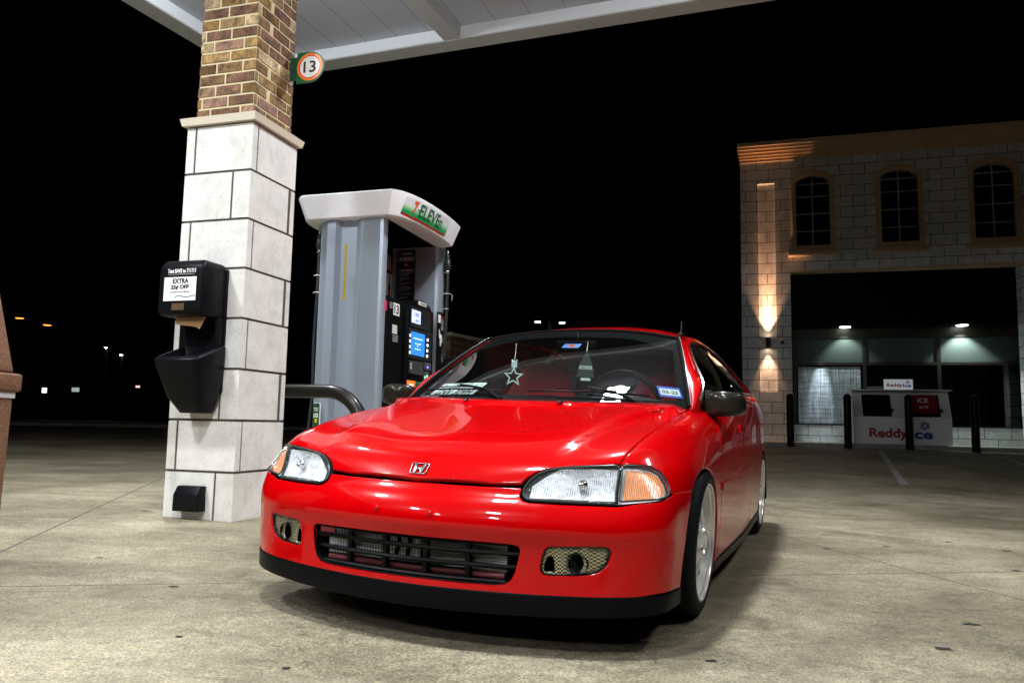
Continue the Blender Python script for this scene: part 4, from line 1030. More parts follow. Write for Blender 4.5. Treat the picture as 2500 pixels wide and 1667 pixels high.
# flat panels helper in site frame
def facing(x, y, z, ny=-1): return frame((x, y, z), (1, 0, 0), (0, ny, 0)) if ny < 0 else frame((x, y, z), (-1, 0, 0), (0, 1, 0))
def flat(name, pts, m, parent, M, z=0.0, th=.001): return plate(name, [Vector(p) for p in pts], z, z+th, m, parent, M=M)
K = dict(w=mat('white_print', (.8, .8, .8), .5), k=mat('black_print', (.008, .008, .009), .5), r=mat('red_print', (.65, .02, .02), .4), g=mat('dark_green_print', (.005, .11, .035), .4), o=mat('orange_print', (.9, .22, .02), .4), y=mat('yellow_print', (.75, .5, .02), .5), t=mat('teal_print', (.01, .16, .18), .5), b=mat('blue_print', (.02, .08, .55), .4))
# "13" blade sign
s13 = thing('pump_number_sign', 'round 13 sign in green, orange and white on the brick of the column', 'sign', IM)
F13 = facing(.128, .42, 3.146)
plate('sign_blade', [(-.105, -.112), (0, -.112)]+[(.112*cos(radians(a)), .112*sin(radians(a))) for a in range(-84, 85, 7)]+[(0, .112), (-.105, .112)], -.012, 0, K['g'], s13, M=F13)
plate('orange_ring', circle(0, 0, .101, 48), .0005, .002, K['o'], s13, M=F13, holes=[circle(0, 0, .086, 48)])
plate('red_ring', circle(0, 0, .086, 48), .0005, .0018, K['r'], s13, M=F13, holes=[circle(0, 0, .078, 48)])
plate('white_disc', circle(0, 0, .078, 48), .0005, .0015, K['w'], s13, M=F13)
text('lettering', '13', .1, K['k'], s13, F13 @ Matrix.Translation((0, 0, .003)), fit=(.098, .085), bold=.015)
box('sign_bracket', -.034, .03, .425, .432, 3.06, 3.23, mat('bracket_green', (.01, .06, .03), .5), s13)
# ---- towel and squeegee dispenser on the column
M_disp = mat('black_moulded_plastic', (.005, .0055, .007), .36, spec=.12); v = coords(M_disp); bump(M_disp, noise(M_disp, v, 180, 3), .25, .002)
dp = thing('towel_dispenser', 'black paper towel dispenser with open squeegee bucket on the white stone column', 'dispenser', IM)
def loft_box(name, secs, m, parent, bevel=.02, segs=3, cap=True):
    """secs: list of (z or y..) quads given as 4 points each"""
    bm = bmesh.new(); prev = None; rings = []
    for s in secs: rings.append([bm.verts.new(p) for p in s])
    for A, B in zip(rings, rings[1:]):
        n = len(A)
        for k in range(n): bm.faces.new((A[k], A[(k+1) % n], B[(k+1) % n], B[k]))
    if cap: bm.faces.new(rings[0][::-1]); bm.faces.new(rings[-1])
    bmesh.ops.recalc_face_normals(bm, faces=bm.faces)
    return bmobj(name, bm, m, parent, bevel=bevel, segs=segs, smooth=True, autosmooth=50)
def rq(x0, x1, y0, y1, z): return [(x0, y0, z), (x1, y0, z), (x1, y1, z), (x0, y1, z)]
loft_box('towel_box', [rq(-.437, -.128, -.225, -.02, 1.298), rq(-.443, -.122, -.250, -.02, 1.33), rq(-.440, -.123, -.250, -.02, 1.60), rq(-.425, -.132, -.215, -.02, 1.648), ], M_disp, dp, .018)
box('back_plate', -.455, -.112, -.024, -.002, .84, 1.62, M_disp, dp, bevel=.008)
box('back_plate_rib', -.150, -.120, -.075, -.024, 1.10, 1.31, M_disp, dp, bevel=.008)
bm = bmesh.new()
def rr2(x0, x1, y0, y1, z, c=.03): return [(x0+c, y0, z), (x1-c, y0, z), (x1, y0+c, z), (x1, y1, z), (x0, y1, z), (x0, y0+c, z)]
outs = [rr2(-.345, -.165, -.13, -.02, .705), rr2(-.385, -.125, -.20, -.02, .80), rr2(-.412, -.098, -.285, -.02, .98), rr2(-.415, -.094, -.300, -.02, 1.02), rr2(-.400, -.108, -.285, -.02, 1.035)]
ins = [rr2(-.385, -.120, -.268, -.04, 1.036), rr2(-.375, -.130, -.25, -.045, .90)]
R_ = [[bm.verts.new(p) for p in s] for s in outs+ins]
# raise the rim towards the wall
for ring in R_[3:6]:
    for vtx in ring: vtx.co.z += max(0, (vtx.co.y+.30))*.36
for A, B in zip(R_, R_[1:]):
    for k in range(6): bm.faces.new((A[k], A[(k+1) % 6], B[(k+1) % 6], B[k]))
bm.faces.new(R_[0][::-1]); bm.faces.new(R_[-1]); bmesh.ops.recalc_face_normals(bm, faces=bm.faces)
bmobj('bucket', bm, M_disp, dp, bevel=.006, smooth=True, autosmooth=40)
FD = frame((-.267, -.2515, 0), (1, 0, 0), (0, -1, 0))
flat('label_panel', [(-.128, 1.535), (.108, 1.535), (.108, 1.388), (-.128, 1.388)], K['w'], dp, FD)
text('lettering', 'Text SAVE to 711711', .03, K['w'], dp, FD @ Matrix.Translation((-.003, 1.573, .001)), fit=(.205, .026), bold=.03)
text('lettering', 'EXTRA', .03, K['k'], dp, FD @ Matrix.Translation((-.006, 1.510, .0022)), fit=(.115, .031), bold=.035)
text('lettering', '25¢ OFF', .03, K['k'], dp, FD @ Matrix.Translation((-.010, 1.470, .0022)), fit=(.132, .032), bold=.035)
text('lettering', 'on your next 3 fill-ups', .02, K['k'], dp, FD @ Matrix.Translation((-.008, 1.441, .0022)), fit=(.14, .013))
bm = bmesh.new(); sweep(bm, [Vector(p) for p in ((-.045, 1.408, 0), (-.02, 1.42, 0), (.0, 1.418, 0), (.02, 1.411, 0), (.05, 1.409, 0), (.075, 1.416, 0), (.105, 1.418, 0))], .0028, 6)
bmesh.ops.transform(bm, matrix=FD @ Matrix.Translation((0, 0, .001)), verts=bm.verts); bmobj('printed_hose', bm, K['t'], dp)
text('lettering', '• ———— • ——————', .02, K['w'], dp, FD @ Matrix.Translation((-.003, 1.553, .001)), fit=(.19, .005))
flat('sight_window', [(-.063, 1.372), (.028, 1.372), (.028, 1.330), (-.063, 1.330)], mat('smoked_brown_window', (.10, .06, .035), .25), dp, FD)
bm = bmesh.new(); pv = [(-.374, -.15, 1.30), (-.30, -.155, 1.30), (-.22, -.15, 1.30), (-.152, -.15, 1.30)]; pb = [(-.372, -.16, 1.257), (-.30, -.175, 1.245), (-.225, -.165, 1.238), (-.172, -.18, 1.222)]
A = [bm.verts.new(p) for p in pv]; B = [bm.verts.new(p) for p in pb]
for k in range(3): bm.faces.new((A[k], A[k+1], B[k+1], B[k]))
tag(bmobj('paper_towel', bm, mat('kraft_paper', (.42, .25, .12), .85), smooth=False), 'torn brown paper towel hanging out of the black dispenser', 'paper towel').matrix_world = IM
# outlet cover
oc = thing('outlet_cover', 'black weatherproof socket cover low on the white column', 'socket cover', IM)
loft_box('cover', [rq(-.382, -.19, -.075, 0, .10), rq(-.372, -.194, -.085, 0, .20), rq(-.368, -.192, -.055, 0, .255)], M_disp, oc, .006)
# ---- bent pipe guard between column and pump
M_pipe = mat('dark_bronze_paint', (.012, .010, .008), .34, spec=.3, coat=.12)
gp = thing('pipe_guard', 'dark bronze bent pipe guard rail between the white column and the fuel pump', 'guard rail', IM)
zc_ = .893; xr = .345; rad_ = .30
pts = [(xr, 1.0, gi(xr, 1))]+[(xr, 1.0, .35), (xr, 1.0, zc_-rad_)]+[(xr-rad_+rad_*cos(radians(a)), 1.0, zc_-rad_+rad_*sin(radians(a))) for a in range(9, 90, 9)]+[(xr-rad_, 1.0, zc_)]+[(-.35, 1.0, zc_)]
ptsm = [(-.50-(p[0]-0.0), p[1], p[2]) for p in reversed(pts)]
tube('bent_pipe', pts[:-1]+ptsm[1:], .052, M_pipe, gp, n=24)
# ---- island and pump
isl = tag(box('pump_island', -.75, .43, 1.25, 3.6, gi(0, 2)-.15, gi(0, 2)+.14, mat('island_concrete', (.32, .31, .28), .8), bevel=.03), kind='structure'); isl.matrix_world = IM
gI = gi(0, 2)+.138
pm = thing('fuel_pump', 'grey fuel pump with lit screen and white 7-eleven topper behind the white column', 'fuel pump', IM)
pm['label'] = 'tall grey fuel pump with white topper, lit blue screen and number 13'
M_pm = mat('pump_silver_paint', (.37, .43, .51), .36, .45); v = coords(M_pm); bump(M_pm, noise(M_pm, v, 400, 2), .08, .001)
M_pmb = mat('pump_black_panel', (.004, .0045, .005), .35, spec=.12)
M_top = mat('pump_topper_white', (.88, .89, .93), .35)
X0, X1 = -.475, .160; XC = (X0+X1)/2
def fluted(y, dirn):  # plan profile of the end faces
    P_ = [(X0, y+.09*dirn), (X0+.02, y+.055*dirn), (-.372, y), (-.293, y), (-.262, y+.050*dirn), (-.118, y+.050*dirn), (-.055, y), (.125, y), (.150, y+.010*dirn), (X1, y+.032*dirn)]
    return P_
front_p = fluted(1.60, 1)
plate('end_panel', [Vector(p) for p in front_p+[(X1, 1.675), (X0, 1.675)]], gI, 2.42, M_pm, pm)
back_p = [(x+(.03 if x > 0 else 0), y) for x, y in fluted(2.74, 1)]
plate('end_panel', [Vector(p) for p in back_p+[(X1+.03, 2.90), (X0, 2.90)]], gI, 2.42, M_pm, pm)
box('pump_core', -.40, -.305, 1.676, 2.738, gI+.01, 2.40, M_pmb, pm)
box('head_soffit', -.47, .155, 1.677, 2.737, 2.38, 2.41, M_pmb, pm)
flat('caution_tape', [(-.228, 2.182), (-.204, 2.182), (-.204, 1.69), (-.228, 1.69)], mat('worn_yellow_tape', (.42, .30, .015), .6), pm, facing(0, 1.650, 0), .0)
cab = box('cabinet', -.437, .155, 1.677, 2.735, gI, 1.735, M_pmb, pm, bevel=.012)
box('cabinet', -.437, .16, 2.901, 2.94, gI, 1.76, M_pmb, pm, bevel=.006)
box('side_cabinet', .191, .202, 2.725, 2.90, gI, 1.74, M_pmb, pm, bevel=.003)
# screen pillar with arched head
FP = frame((0, 0, 0), (0, 1, 0), (1, 0, 0))     # local x = +y(site), y = z, z = +x
arch = [(2.62, gI+.01), (2.62, 1.62)]+[(2.33+.29*cos(radians(a)), 1.62+.165*sin(radians(a))) for a in range(10, 180, 10)]+[(2.04, 1.62), (2.04, gI+.01)]
pil = plate('screen_pillar', [Vector(p) for p in arch], .161, .205, M_pmb, pm, M=FP, bevel=.012)
FC = frame((.04, -.085, 0), (0, 1, 0), (1, 0, 0)); M_lcd = mat('lit_lcd', (.5, .55, .9), .4, emit=(.50, .55, 1.0), estr=1.1); M_scr = mat('lit_blue_screen', (.02, .2, .6), .3, emit=(.03, .22, .75), estr=.9); M_btn = mat('lit_white_button', (.8, .8, .9), .4, emit=(.8, .9, 1), estr=1.5)
def onp(name, y0, y1, z0, z1, m, off=.2055, th=.003, par=None): return plate(name, rrect(y0, y1, z0, z1, min(.006, (y1-y0)*.2)), off, off+th, m, par or pil, M=FP)
onp('bezel', 2.09, 2.53, 1.52, 1.70, mat('bezel_black', (.02, .02, .022), .2), th=.006); onp('fuel_display', 2.10, 2.29, 1.555, 1.672, M_lcd, off=.212)
text('lettering', '5.000', .05, mat('lcd_ink', (.05, .06, .35), .5), pil, FP @ Matrix.Translation((2.195, 1.632, .2155)), fit=(.115, .036)); text('lettering', '1.388.9', .05, bpy.data.materials['lcd_ink'], pil, FP @ Matrix.Translation((2.205, 1.580, .2155)), fit=(.10, .022))
onp('bezel', 2.06, 2.56, 1.24, 1.505, bpy.data.materials['bezel_black'], th=.006); scr = onp('touch_screen', 2.10, 2.40, 1.27, 1.475, M_scr, off=.212)
for i, (t_, z_) in enumerate((('Welcome to Fuel', 1.42), ('Insert card', 1.376), ('or', 1.352), ('Pay inside', 1.326))): text('lettering', t_, .02, M_btn, pil, FP @ Matrix.Translation((2.245, z_, .2155)), fit=(.2 if i == 0 else (.02 if i == 2 else .12), .012))
for z_ in (1.285, 1.335, 1.385, 1.435):
    onp('softkey', 2.070, 2.090, z_-.013, z_+.013, M_btn, off=.2115); onp('softkey', 2.455, 2.485, z_-.013, z_+.013, M_btn, off=.2115)
onp('card_reader', 2.42, 2.55, 1.155, 1.225, mat('reader_grey', (.08, .08, .09), .4), th=.012); onp('reader_light', 2.465, 2.485, 1.175, 1.19, mat('lit_blue_dot', (.1, .1, .9), .4, emit=(.15, .2, 1), estr=4), off=.218)
onp('keypad', 2.09, 2.36, 1.10, 1.215, mat('keypad_grey', (.05, .05, .055), .5), th=.02); text('lettering', 'E\nE', .02, K['w'], pil, FP @ Matrix.Translation((2.09, 1.165, .227)), fit=(.03, .05), bold=.02)
onp('receipt_slot', 2.40, 2.52, 1.055, 1.14, bpy.data.materials['reader_grey'], th=.012)
for yy, zz in ((2.42, 1.085), (2.47, 1.10), (2.485, 1.08)): onp('slot_light', yy-.008, yy+.008, zz-.009, zz+.009, mat('lit_green_dot', (.1, .8, .2), .4, emit=(.3, 1, .5), estr=2.5), off=.218)
for i, (a, b, m_) in enumerate(((2.055, 2.235, K['o']), (2.235, 2.415, K['g']), (2.415, 2.61, K['r']))):
    z0_ = .80 if i == 0 else .955
    onp('grade_panel', a+.002, b-.002, z0_, 1.04, mat('grade_%d' % i, bsdf(m_).inputs['Base Color'].default_value[:3], .4, emit=bsdf(m_).inputs['Base Color'].default_value[:3], estr=.35)); onp('grade_button', (a+b)/2-.045, (a+b)/2+.035, .955 if i == 0 else .965, 1.01 if i == 0 else 1.015, M_btn, off=.209)
onp('brand_badge', 2.25, 2.43, 1.735, 1.768, K['w'], off=.2055); text('lettering', '7-ELEVEn', .03, K['g'], pil, FP @ Matrix.Translation((2.345, 1.751, .209)), fit=(.13, .02), bold=.03)
def onc(name, y0, y1, z0, z1, m, par=cab): return plate(name, [Vector(p) for p in ((y0, z0), (y1, z0), (y1, z1), (y0, z1))], .1205, .1225, m, par, M=FC)
onc('number_decal', 1.915, 2.035, 1.585, 1.690, K['w']); text('lettering', '13', .1, K['k'], cab, FC @ Matrix.Translation((1.975, 1.637, .123)), fit=(.088, .080), bold=.03)
onc('notice_decal', 1.905, 2.00, 1.425, 1.50, mat('paper_grey', (.6, .6, .58), .6)); onc('tax_decal', 1.745, 1.785, 1.60, 1.685, mat('pink_decal', (.7, .04, .12), .5))
for k in range(6): text('lettering', 'regulated fuel notice' if k % 2 else 'octane rating label', .012, K['w'], cab, FC @ Matrix.Translation((1.965, 1.412-.0105*k, .123)), fit=(.12-.012*(k % 3), .006))
for k in range(5): text('lettering', 'state inspection' if k % 2 else 'volume correct', .012, K['w'], cab, FC @ Matrix.Translation((1.865, 1.682-.011*k, .123)), fit=(.055, .006))
FS = frame((.2025, -.075, 0), (0, 1, 0), (1, 0, 0)); sc = [o for o in pm.children if o.name.startswith('side_cabinet')][0]
flat('safety_decal', [(2.81, 1.635), (2.875, 1.635), (2.875, 1.715), (2.81, 1.715)], K['w'], sc, FS); flat('danger_decal', [(2.895, 1.69), (2.975, 1.69), (2.975, 1.705), (2.895, 1.705)], K['r'], sc, FS)
for k in range(9): text('lettering', 'do not fill unapproved cans'[:10+k % 5], .01, K['w'], sc, FS @ Matrix.Translation((2.93, 1.675-.0125*k, .001)), fit=(.08-.01*(k % 3), .007))
plate('pictogram', [Vector(p) for p in ((2.84, 1.575), (2.862, 1.56), (2.868, 1.53), (2.905, 1.525), (2.93, 1.49), (2.93, 1.44), (2.905, 1.455), (2.89, 1.41), (2.872, 1.415), (2.862, 1.48), (2.845, 1.49))], 0, .001, K['w'], sc, M=FS)
text('lettering', 'FUEL\nSAFE\nZONE\nONLY', .01, K['w'], sc, FS @ Matrix.Translation((2.95, 1.32, .001)), fit=(.055, .13), bold=.03)
# notices inside the bay
FB = facing(0.01, 2.739, 0)
wd = flat('warning_decal', [(-.248, 1.83), (-.075, 1.83), (-.075, 2.36), (-.248, 2.36)], K['k'], pm, FB, th=.002)
WM = lambda z: FB @ Matrix.Translation((-.162, z, .003))
text('lettering', 'WARNING', .03, K['w'], wd, WM(2.325), fit=(.12, .022)); text('lettering', 'NO SMOKING', .03, K['w'], wd, WM(2.272), fit=(.155, .042), bold=.01); text('lettering', 'STOP MOTOR', .03, K['w'], wd, WM(2.157), fit=(.15, .023))
plate('no_smoking_ring', circle(-.162, 2.212, .026, 24), .003, .0035, K['r'], wd, M=FB, holes=[circle(-.162, 2.212, .019, 24)]); flat('cigarette', [(-.18, 2.208), (-.144, 2.208), (-.144, 2.215), (-.18, 2.215)], K['w'], wd, FB, .003)
wl = ['It is unlawful and dangerous to', 'dispense gasoline into', 'unapproved containers', '', 'No filling of portable', 'containers in or on a', 'vehicle', '', 'Place container on ground', 'before filling', '', 'Discharge static electricity', 'before fueling by touching a', 'metal surface away from', 'nozzle', '', 'Do not re-enter your vehicle', 'while gasoline is pumping', '', 'If a fire starts do not', 'remove nozzle', '', 'Do not allow minors to use']
for k, t_ in enumerate(wl):
    if t_: text('lettering', t_, .01, K['w'], wd, FB @ Matrix.Translation((-.232+len(t_)*.0022, 2.134-.0128*k, .003)), fit=(len(t_)*.0044, .0065))
FQ_ = frame((-.3045, .51, 0), (0, 1, 0), (1, 0, 0))
flat('notice_board', [(1.78, 2.15), (2.21, 2.15), (2.18, 2.30), (1.78, 2.30)], mat('notice_grey', (.42, .44, .45), .5), pm, FQ_); flat('orange_stamp', [(2.10, 2.165), (2.18, 2.165), (2.18, 2.19), (2.10, 2.19)], K['o'], pm, FQ_, .002)
for k in range(5): text('lettering', 'fuel prices may vary', .012, K['k'], pm, FQ_ @ Matrix.Translation((2.11, 2.28-.018*k, .002)), fit=(.10, .008))
flat('poster', [(1.78, 1.85), (2.22, 1.85), (2.22, 2.12), (1.78, 2.12)], mat('poster_white', (.65, .66, .68), .5), pm, FQ_)
for yy in (2.07, 2.17):
    bt = plate('printed_bottle', [Vector(p) for p in ((yy-.03, 1.855), (yy+.03, 1.855), (yy+.03, 1.98), (yy+.011, 2.045), (yy+.011, 2.09), (yy-.011, 2.09), (yy-.011, 2.045), (yy-.03, 1.98))], .002, .003, mat('dark_cola', (.05, .008, .006), .3), pm, M=FQ_)
    flat('bottle_cap', [(yy-.012, 2.085), (yy+.012, 2.085), (yy+.012, 2.10), (yy-.012, 2.10)], K['k'], pm, FQ_, .0032); flat('bottle_label', [(yy-.029, 1.92), (yy+.029, 1.92), (yy+.029, 1.955), (yy-.029, 1.955)], K['r'], pm, FQ_, .0032)
# topper
def top_outline(off, yy0=1.49, yy1=3.0):
    R = [(.300, 1.525), (.345, 1.58), (.380, 1.68), (.405, 1.82), (.420, 2.0), (.426, 2.2), (.422, 2.4), (.412, 2.58), (.400, 2.70), (.385, 2.80)]
    P_ = [(.272, 1.50)]+R+[(.30, 2.83)]+[(-.60, 2.83)]+[(2*XC-x, y) for x, y in reversed(R)]+[(-.585, 1.50)]
    cx, cy_ = XC, 2.16; return [Vector((cx+(x-cx)*(1-off/.42), cy_+(y-cy_)*(1-off/.75))) for x, y in P_]
bm = bmesh.new(); rings = []
for z_, of in ((2.380, .085), (2.378, .062), (2.384, .052), (2.566, .004), (2.578, .002), (2.584, .012), (2.60, .16)):
    rings.append([bm.verts.new((p.x, p.y, z_+(.0))) for p in top_outline(of)])
for A, B in zip(rings, rings[1:]):
    for k in range(len(A)): bm.faces.new((A[k], A[(k+1) % len(A)], B[(k+1) % len(A)], B[k]))
bm.faces.new(rings[0][::-1]); bm.faces.new(rings[-1]); bmesh.ops.recalc_face_normals(bm, faces=bm.faces)
tp = bmobj('pump_topper', bm, M_top, pm, smooth=True, autosmooth=28)
def tface(y, z, off=.0):   # point on the sloping front of the topper
    u = (z-2.384)/(2.566-2.384); O = [top_outline(.052), top_outline(.004)]
    def xa(L):
        s = [p for p in L if p.x > .15]; s.sort(key=lambda p: p.y)
        for a, b in zip(s, s[1:]):
            if a.y <= y <= b.y: return a.x+(b.x-a.x)*(y-a.y)/max(1e-6, b.y-a.y)
        return s[0].x if y < s[0].y else s[-1].x
    x = xa(O[0])*(1-u)+xa(O[1])*u; return Vector((x+off, y, z))
def band(name, f0, f1, m, off, n=30):
    vs = []; fs = []
    for k in range(n+1):
        y = 1.62+(2.46-1.62)*k/n
        for q in range(5): z = f0(y)+(f1(y)-f0(y))*q/4; vs.append(tface(y, z, off))
    fs = [(k*5+q, (k+1)*5+q, (k+1)*5+q+1, k*5+q+1) for k in range(n) for q in range(4)]
    o = mesh(name, vs, fs, m, tp, smooth=True); uv = o.data.uv_layers.new(name='UVMap')
    for p in o.data.polygons:
        for li in p.loop_indices: vi = o.data.loops[li].vertex_index; uv.data[li].uv = ((vi//5)/n, (vi % 5)/4)
    return o
lo_ = lambda y: 2.394+.02*((y-2.04)/.48)**4
hi_ = lambda y: 2.554-.010*((y-2.04)/.48)**4
M_grad = mat('green_fade_band', (.02, .4, .15), .35); uvn = M_grad.node_tree.nodes.new('ShaderNodeTexCoord'); sx_ = M_grad.node_tree.nodes.new('ShaderNodeSeparateXYZ'); lk(M_grad, uvn.outputs['UV'], sx_.inputs[0])
lk(M_grad, ramp(M_grad, sx_.outputs['Y'], [(0, (.01, .26, .07)), (.35, (.02, .36, .12)), (.8, (.5, .75, .5)), (1, (.75, .78, .80))]), bsdf(M_grad).inputs['Base Color'])
band('white_field', lambda y: lo_(y)+.095, hi_, mat('sign_white', (.72, .74, .77), .35), .0012)
band('green_band', lambda y: lo_(y)+.016, lambda y: lo_(y)+.097, M_grad, .0018)
band('red_band', lo_, lambda y: lo_(y)+.017, mat('deep_red_band', (.42, .01, .012), .35), .0024)
def warp_text(txt, y0, y1, z0, z1, m, off, bold=.02, slant=0.0):
    me = text_mesh(txt, 1.0, bold=bold, depth=.0); xs = [v_.co.x for v_ in me.vertices]; ys = [v_.co.y for v_ in me.vertices]
    for v_ in me.vertices:
        u = (v_.co.x-min(xs))/(max(xs)-min(xs)); w = (v_.co.y-min(ys))/(max(ys)-min(ys)); v_.co = tface(y0+(y1-y0)*u+slant*(w-.5), z0+(z1-z0)*w, off)
    me.materials.clear(); me.materials.append(m); me.name = 'lettering'; o = bpy.data.objects.new('lettering', me); COL.objects.link(o); o.parent = tp
M_7 = mat('orange_red_numeral', (.75, .10, .02), .35)
warp_text('7', 1.74, 1.80, 2.435, 2.540, M_7, .005, .03); warp_text('-', 1.81, 1.835, 2.477, 2.486, K['g'], .005, .0); warp_text('ELEVEn', 1.84, 2.30, 2.432, 2.538, K['g'], .005, .016)
# hoses
M_hose = mat('black_hose', (.02, .022, .024), .4)
def hose(x, y, s, pts_low, name='pump_hose'):
    h = bpy.data.objects.new(name, None); COL.objects.link(h); h.parent = pm
    tube('hose_line', catmull([(x, y, 2.30), (x+.004*s, y, 2.1), (x, y, 1.7), (x-.01*s, y, 1.3)]+pts_low, 6), .0165, M_hose, h, n=12)
    bm = bmesh.new()
    for z_, r, l in ((2.335, .012, .07), (2.24, .024, .07), (2.15, .022, .03)): lathe(bm, [(.002, z_+l/2), (r, z_+l/2), (r, z_-l/2), (.002, z_-l/2)], 14, Matrix.Translation((x, y, 0)))
    bmobj('breakaway_coupling', bm, M_chr, h, smooth=True)
    bm = bmesh.new(); lathe(bm, [(.005, 2.295), (.022, 2.29), (.034, 2.22), (.030, 2.175), (.018, 2.165)], 16, Matrix.Translation((x, y, .0))); bmobj('swivel_cover', bm, M_hose, h, smooth=True)
    for z_ in (1.93, 1.78): tube('cable_tie', [(x-.03, y-.02, z_), (x, y-.025, z_+.004), (x+.03, y-.02, z_)], .003, K['w'], h, n=5)
hose(-.535, 1.75, 1, [(-.53, 1.74, .9), (-.54, 1.72, .55), (-.50, 1.70, .35)])
hose(.235, 2.86, 1, [(.255, 2.88, 1.10), (.28, 2.9, .8), (.26, 2.88, .5)])
tube('tie_tail', [(.235, 2.835, 1.93), (.28, 2.83, 1.93), (.305, 2.83, 1.91), (.30, 2.83, 1.86)], .0025, K['w'], pm, n=5)
def nozzle(x, y, z, s, par, nm='fuel_nozzle'):
    nz = bpy.data.objects.new(nm, None); COL.objects.link(nz); nz.parent = par; nz.location = (x, y, z)
    loft_box('nozzle_body', [[(-.02, -.02, 0), (.02, -.02, 0), (.02, .02, 0), (-.02, .02, 0)], [(.03, -.022, .09), (.08, -.022, .09), (.08, .022, .09), (.03, .022, .09)], [(.05, -.018, .15), (.10, -.018, .13), (.10, .018, .13), (.05, .018, .15)]], M_disp, nz, .006)
    tube('nozzle_spout', [(.075, 0, .05), (.11, 0, .02), (.14, 0, -.02)], .012, M_chr, nz, n=10)
nozzle(.215, 2.82, 1.18, 1, pm); nozzle(-.56, 1.80, 1.05, 1, pm)
tube('bucket_hose', [(-.56, 1.9, 1.0), (-.545, 1.88, .80), (-.54, 1.88, .3)], .016, M_hose, pm, n=10); bm = bmesh.new(); lathe(bm, [(.002, .86), (.02, .86), (.02, .79), (.002, .79)], 12, Matrix.Translation((-.547, 1.885, 0))); bmobj('hose_ferrule', bm, M_chr, pm, smooth=True)
lk_t = thing('hanging_notice', 'small green and black notice card hanging beside the grey pump under the pipe guard', 'notice', IM)
FN = facing(-.33, 1.56, 0)
plate('notice_card', rrect(-.075, -.008, .50, .82, .012), 0, .006, K['w'], lk_t, M=FN); plate('notice_print', rrect(-.074, -.014, .505, .815, .010), .0065, .008, mat('notice_green', (.006, .06, .02), .5), lk_t, M=FN)
text('lettering', 'LOCK', .03, K['w'], lk_t, FN @ Matrix.Translation((-.044, .715, .009)), fit=(.045, .035), bold=.03); text('lettering', 'REMEMBER TO\nYOUR CAR', .03, K['w'], lk_t, FN @ Matrix.Translation((-.044, .765, .009)), fit=(.045, .03))
plate('yellow_padlock', rrect(-.052, -.034, .655, .69, .005), .0085, .0095, K['y'], lk_t, M=FN)
# ------------------------------------------------------------------ store building
BM_ = Matrix(((.956824, .290667, 0, 6.281), (-.290667, .956824, 0, 21.0), (0, 0, 1, 0), (0, 0, 0, 1)))
M_wall = mat('facade_stone_block', (.3, .28, .25), .85); v = coords(M_wall); sx_ = M_wall.node_tree.nodes.new('ShaderNodeSeparateXYZ'); lk(M_wall, v, sx_.inputs[0]); cx_ = M_wall.node_tree.nodes.new('ShaderNodeCombineXYZ')
lk(M_wall, mth(M_wall, 'ADD', sx_.outputs['X'], sx_.outputs['Y']), cx_.inputs['X']); lk(M_wall, sx_.outputs['Z'], cx_.inputs['Y'])
bk = M_wall.node_tree.nodes.new('ShaderNodeTexBrick'); bk.inputs['Scale'].default_value = 1; bk.inputs['Brick Width'].default_value = .61; bk.inputs['Row Height'].default_value = .291; bk.inputs['Mortar Size'].default_value = .008; bk.inputs['Mortar Smooth'].default_value = .1
bk.inputs['Color1'].default_value = (.80, .81, .82, 1); bk.inputs['Color2'].default_value = (.66, .67, .68, 1); bk.inputs['Mortar'].default_value = (.05, .045, .04, 1)
lk(M_wall, mapping(M_wall, cx_.outputs[0], (1, 1, 1), (0, 0, 0), (.17, .065, 0)), bk.inputs['Vector'])
lk(M_wall, mixc(M_wall, .6, bk.outputs['Color'], ramp(M_wall, noise(M_wall, v, 6, 6, .7), [(.3, (.6,)*3), (.7, (1.3,)*3)]), 'MULTIPLY'), bsdf(M_wall).inputs['Base Color'])
bump(M_wall, bk.outputs['Fac'], -.5, .01)
M_trim = mat('tan_cast_trim', (.66, .47, .29), .8); v = coords(M_trim); bump(M_trim, noise(M_trim, v, 30, 5), .2, .01)
M_brz = mat('dark_bronze_frame', (.02, .016, .013), .4)
M_dg = glass_mat('dark_store_glass', (.5, .56, .56), .0, .06, 1.0)
bd = thing('store_building', 'two-storey stone block shop front with arched upper windows and dark glazing', 'building', BM_)
FX = frame((0, 0, 0), (1, 0, 0), (0, -1, 0))     # local x = s, local y = z, local z = -y (towards camera)
def archpts(x0, x1, z0, zs, zt, n=14):
    w = (x1-x0)/2; h_ = zt-zs; r = (w*w+h_*h_)/(2*h_); c = (x0+x1)/2; a0 = math.asin(w/r)
    return [(x0, z0), (x1, z0)]+[(c+r*sin(a0-2*a0*k/n), zt-r+r*cos(a0-2*a0*k/n)) for k in range(n+1)]
wins = [(1.45, 2.30), (3.56, 4.45), (5.74, 6.65), (7.93, 8.82), (10.1, 11.0)]
niches = [(.455, .90), (7.25, 7.68)]
fo_ = [(0, .30), (1.275, .30), (1.275, 4.93), (6.72, 4.97), (6.72, .30), (8.3, .30), (8.3, 4.97), (13.5, 4.97), (13.5, .3), (14.2, .3), (14.2, 8.05), (0, 8.02)]
hol = [archpts(a-.03, b+.03, 5.58, 7.38, 7.56) for a, b in wins]+[[(a, 1.66), (b, 1.66), (b, 7.40), (a, 7.40)] for a, b in niches]
wall_ = plate('front_wall', [Vector(p) for p in fo_], -.45, 0, M_wall, bd, holes=hol, M=FX)
box('side_wall', .001, .45, .451, 11, .30, 8.0, M_wall, bd)
for a, b in niches:
    box('pilaster_panel', a+.001, b-.001, .06, .44, 1.655, 7.405, M_wall, bd)
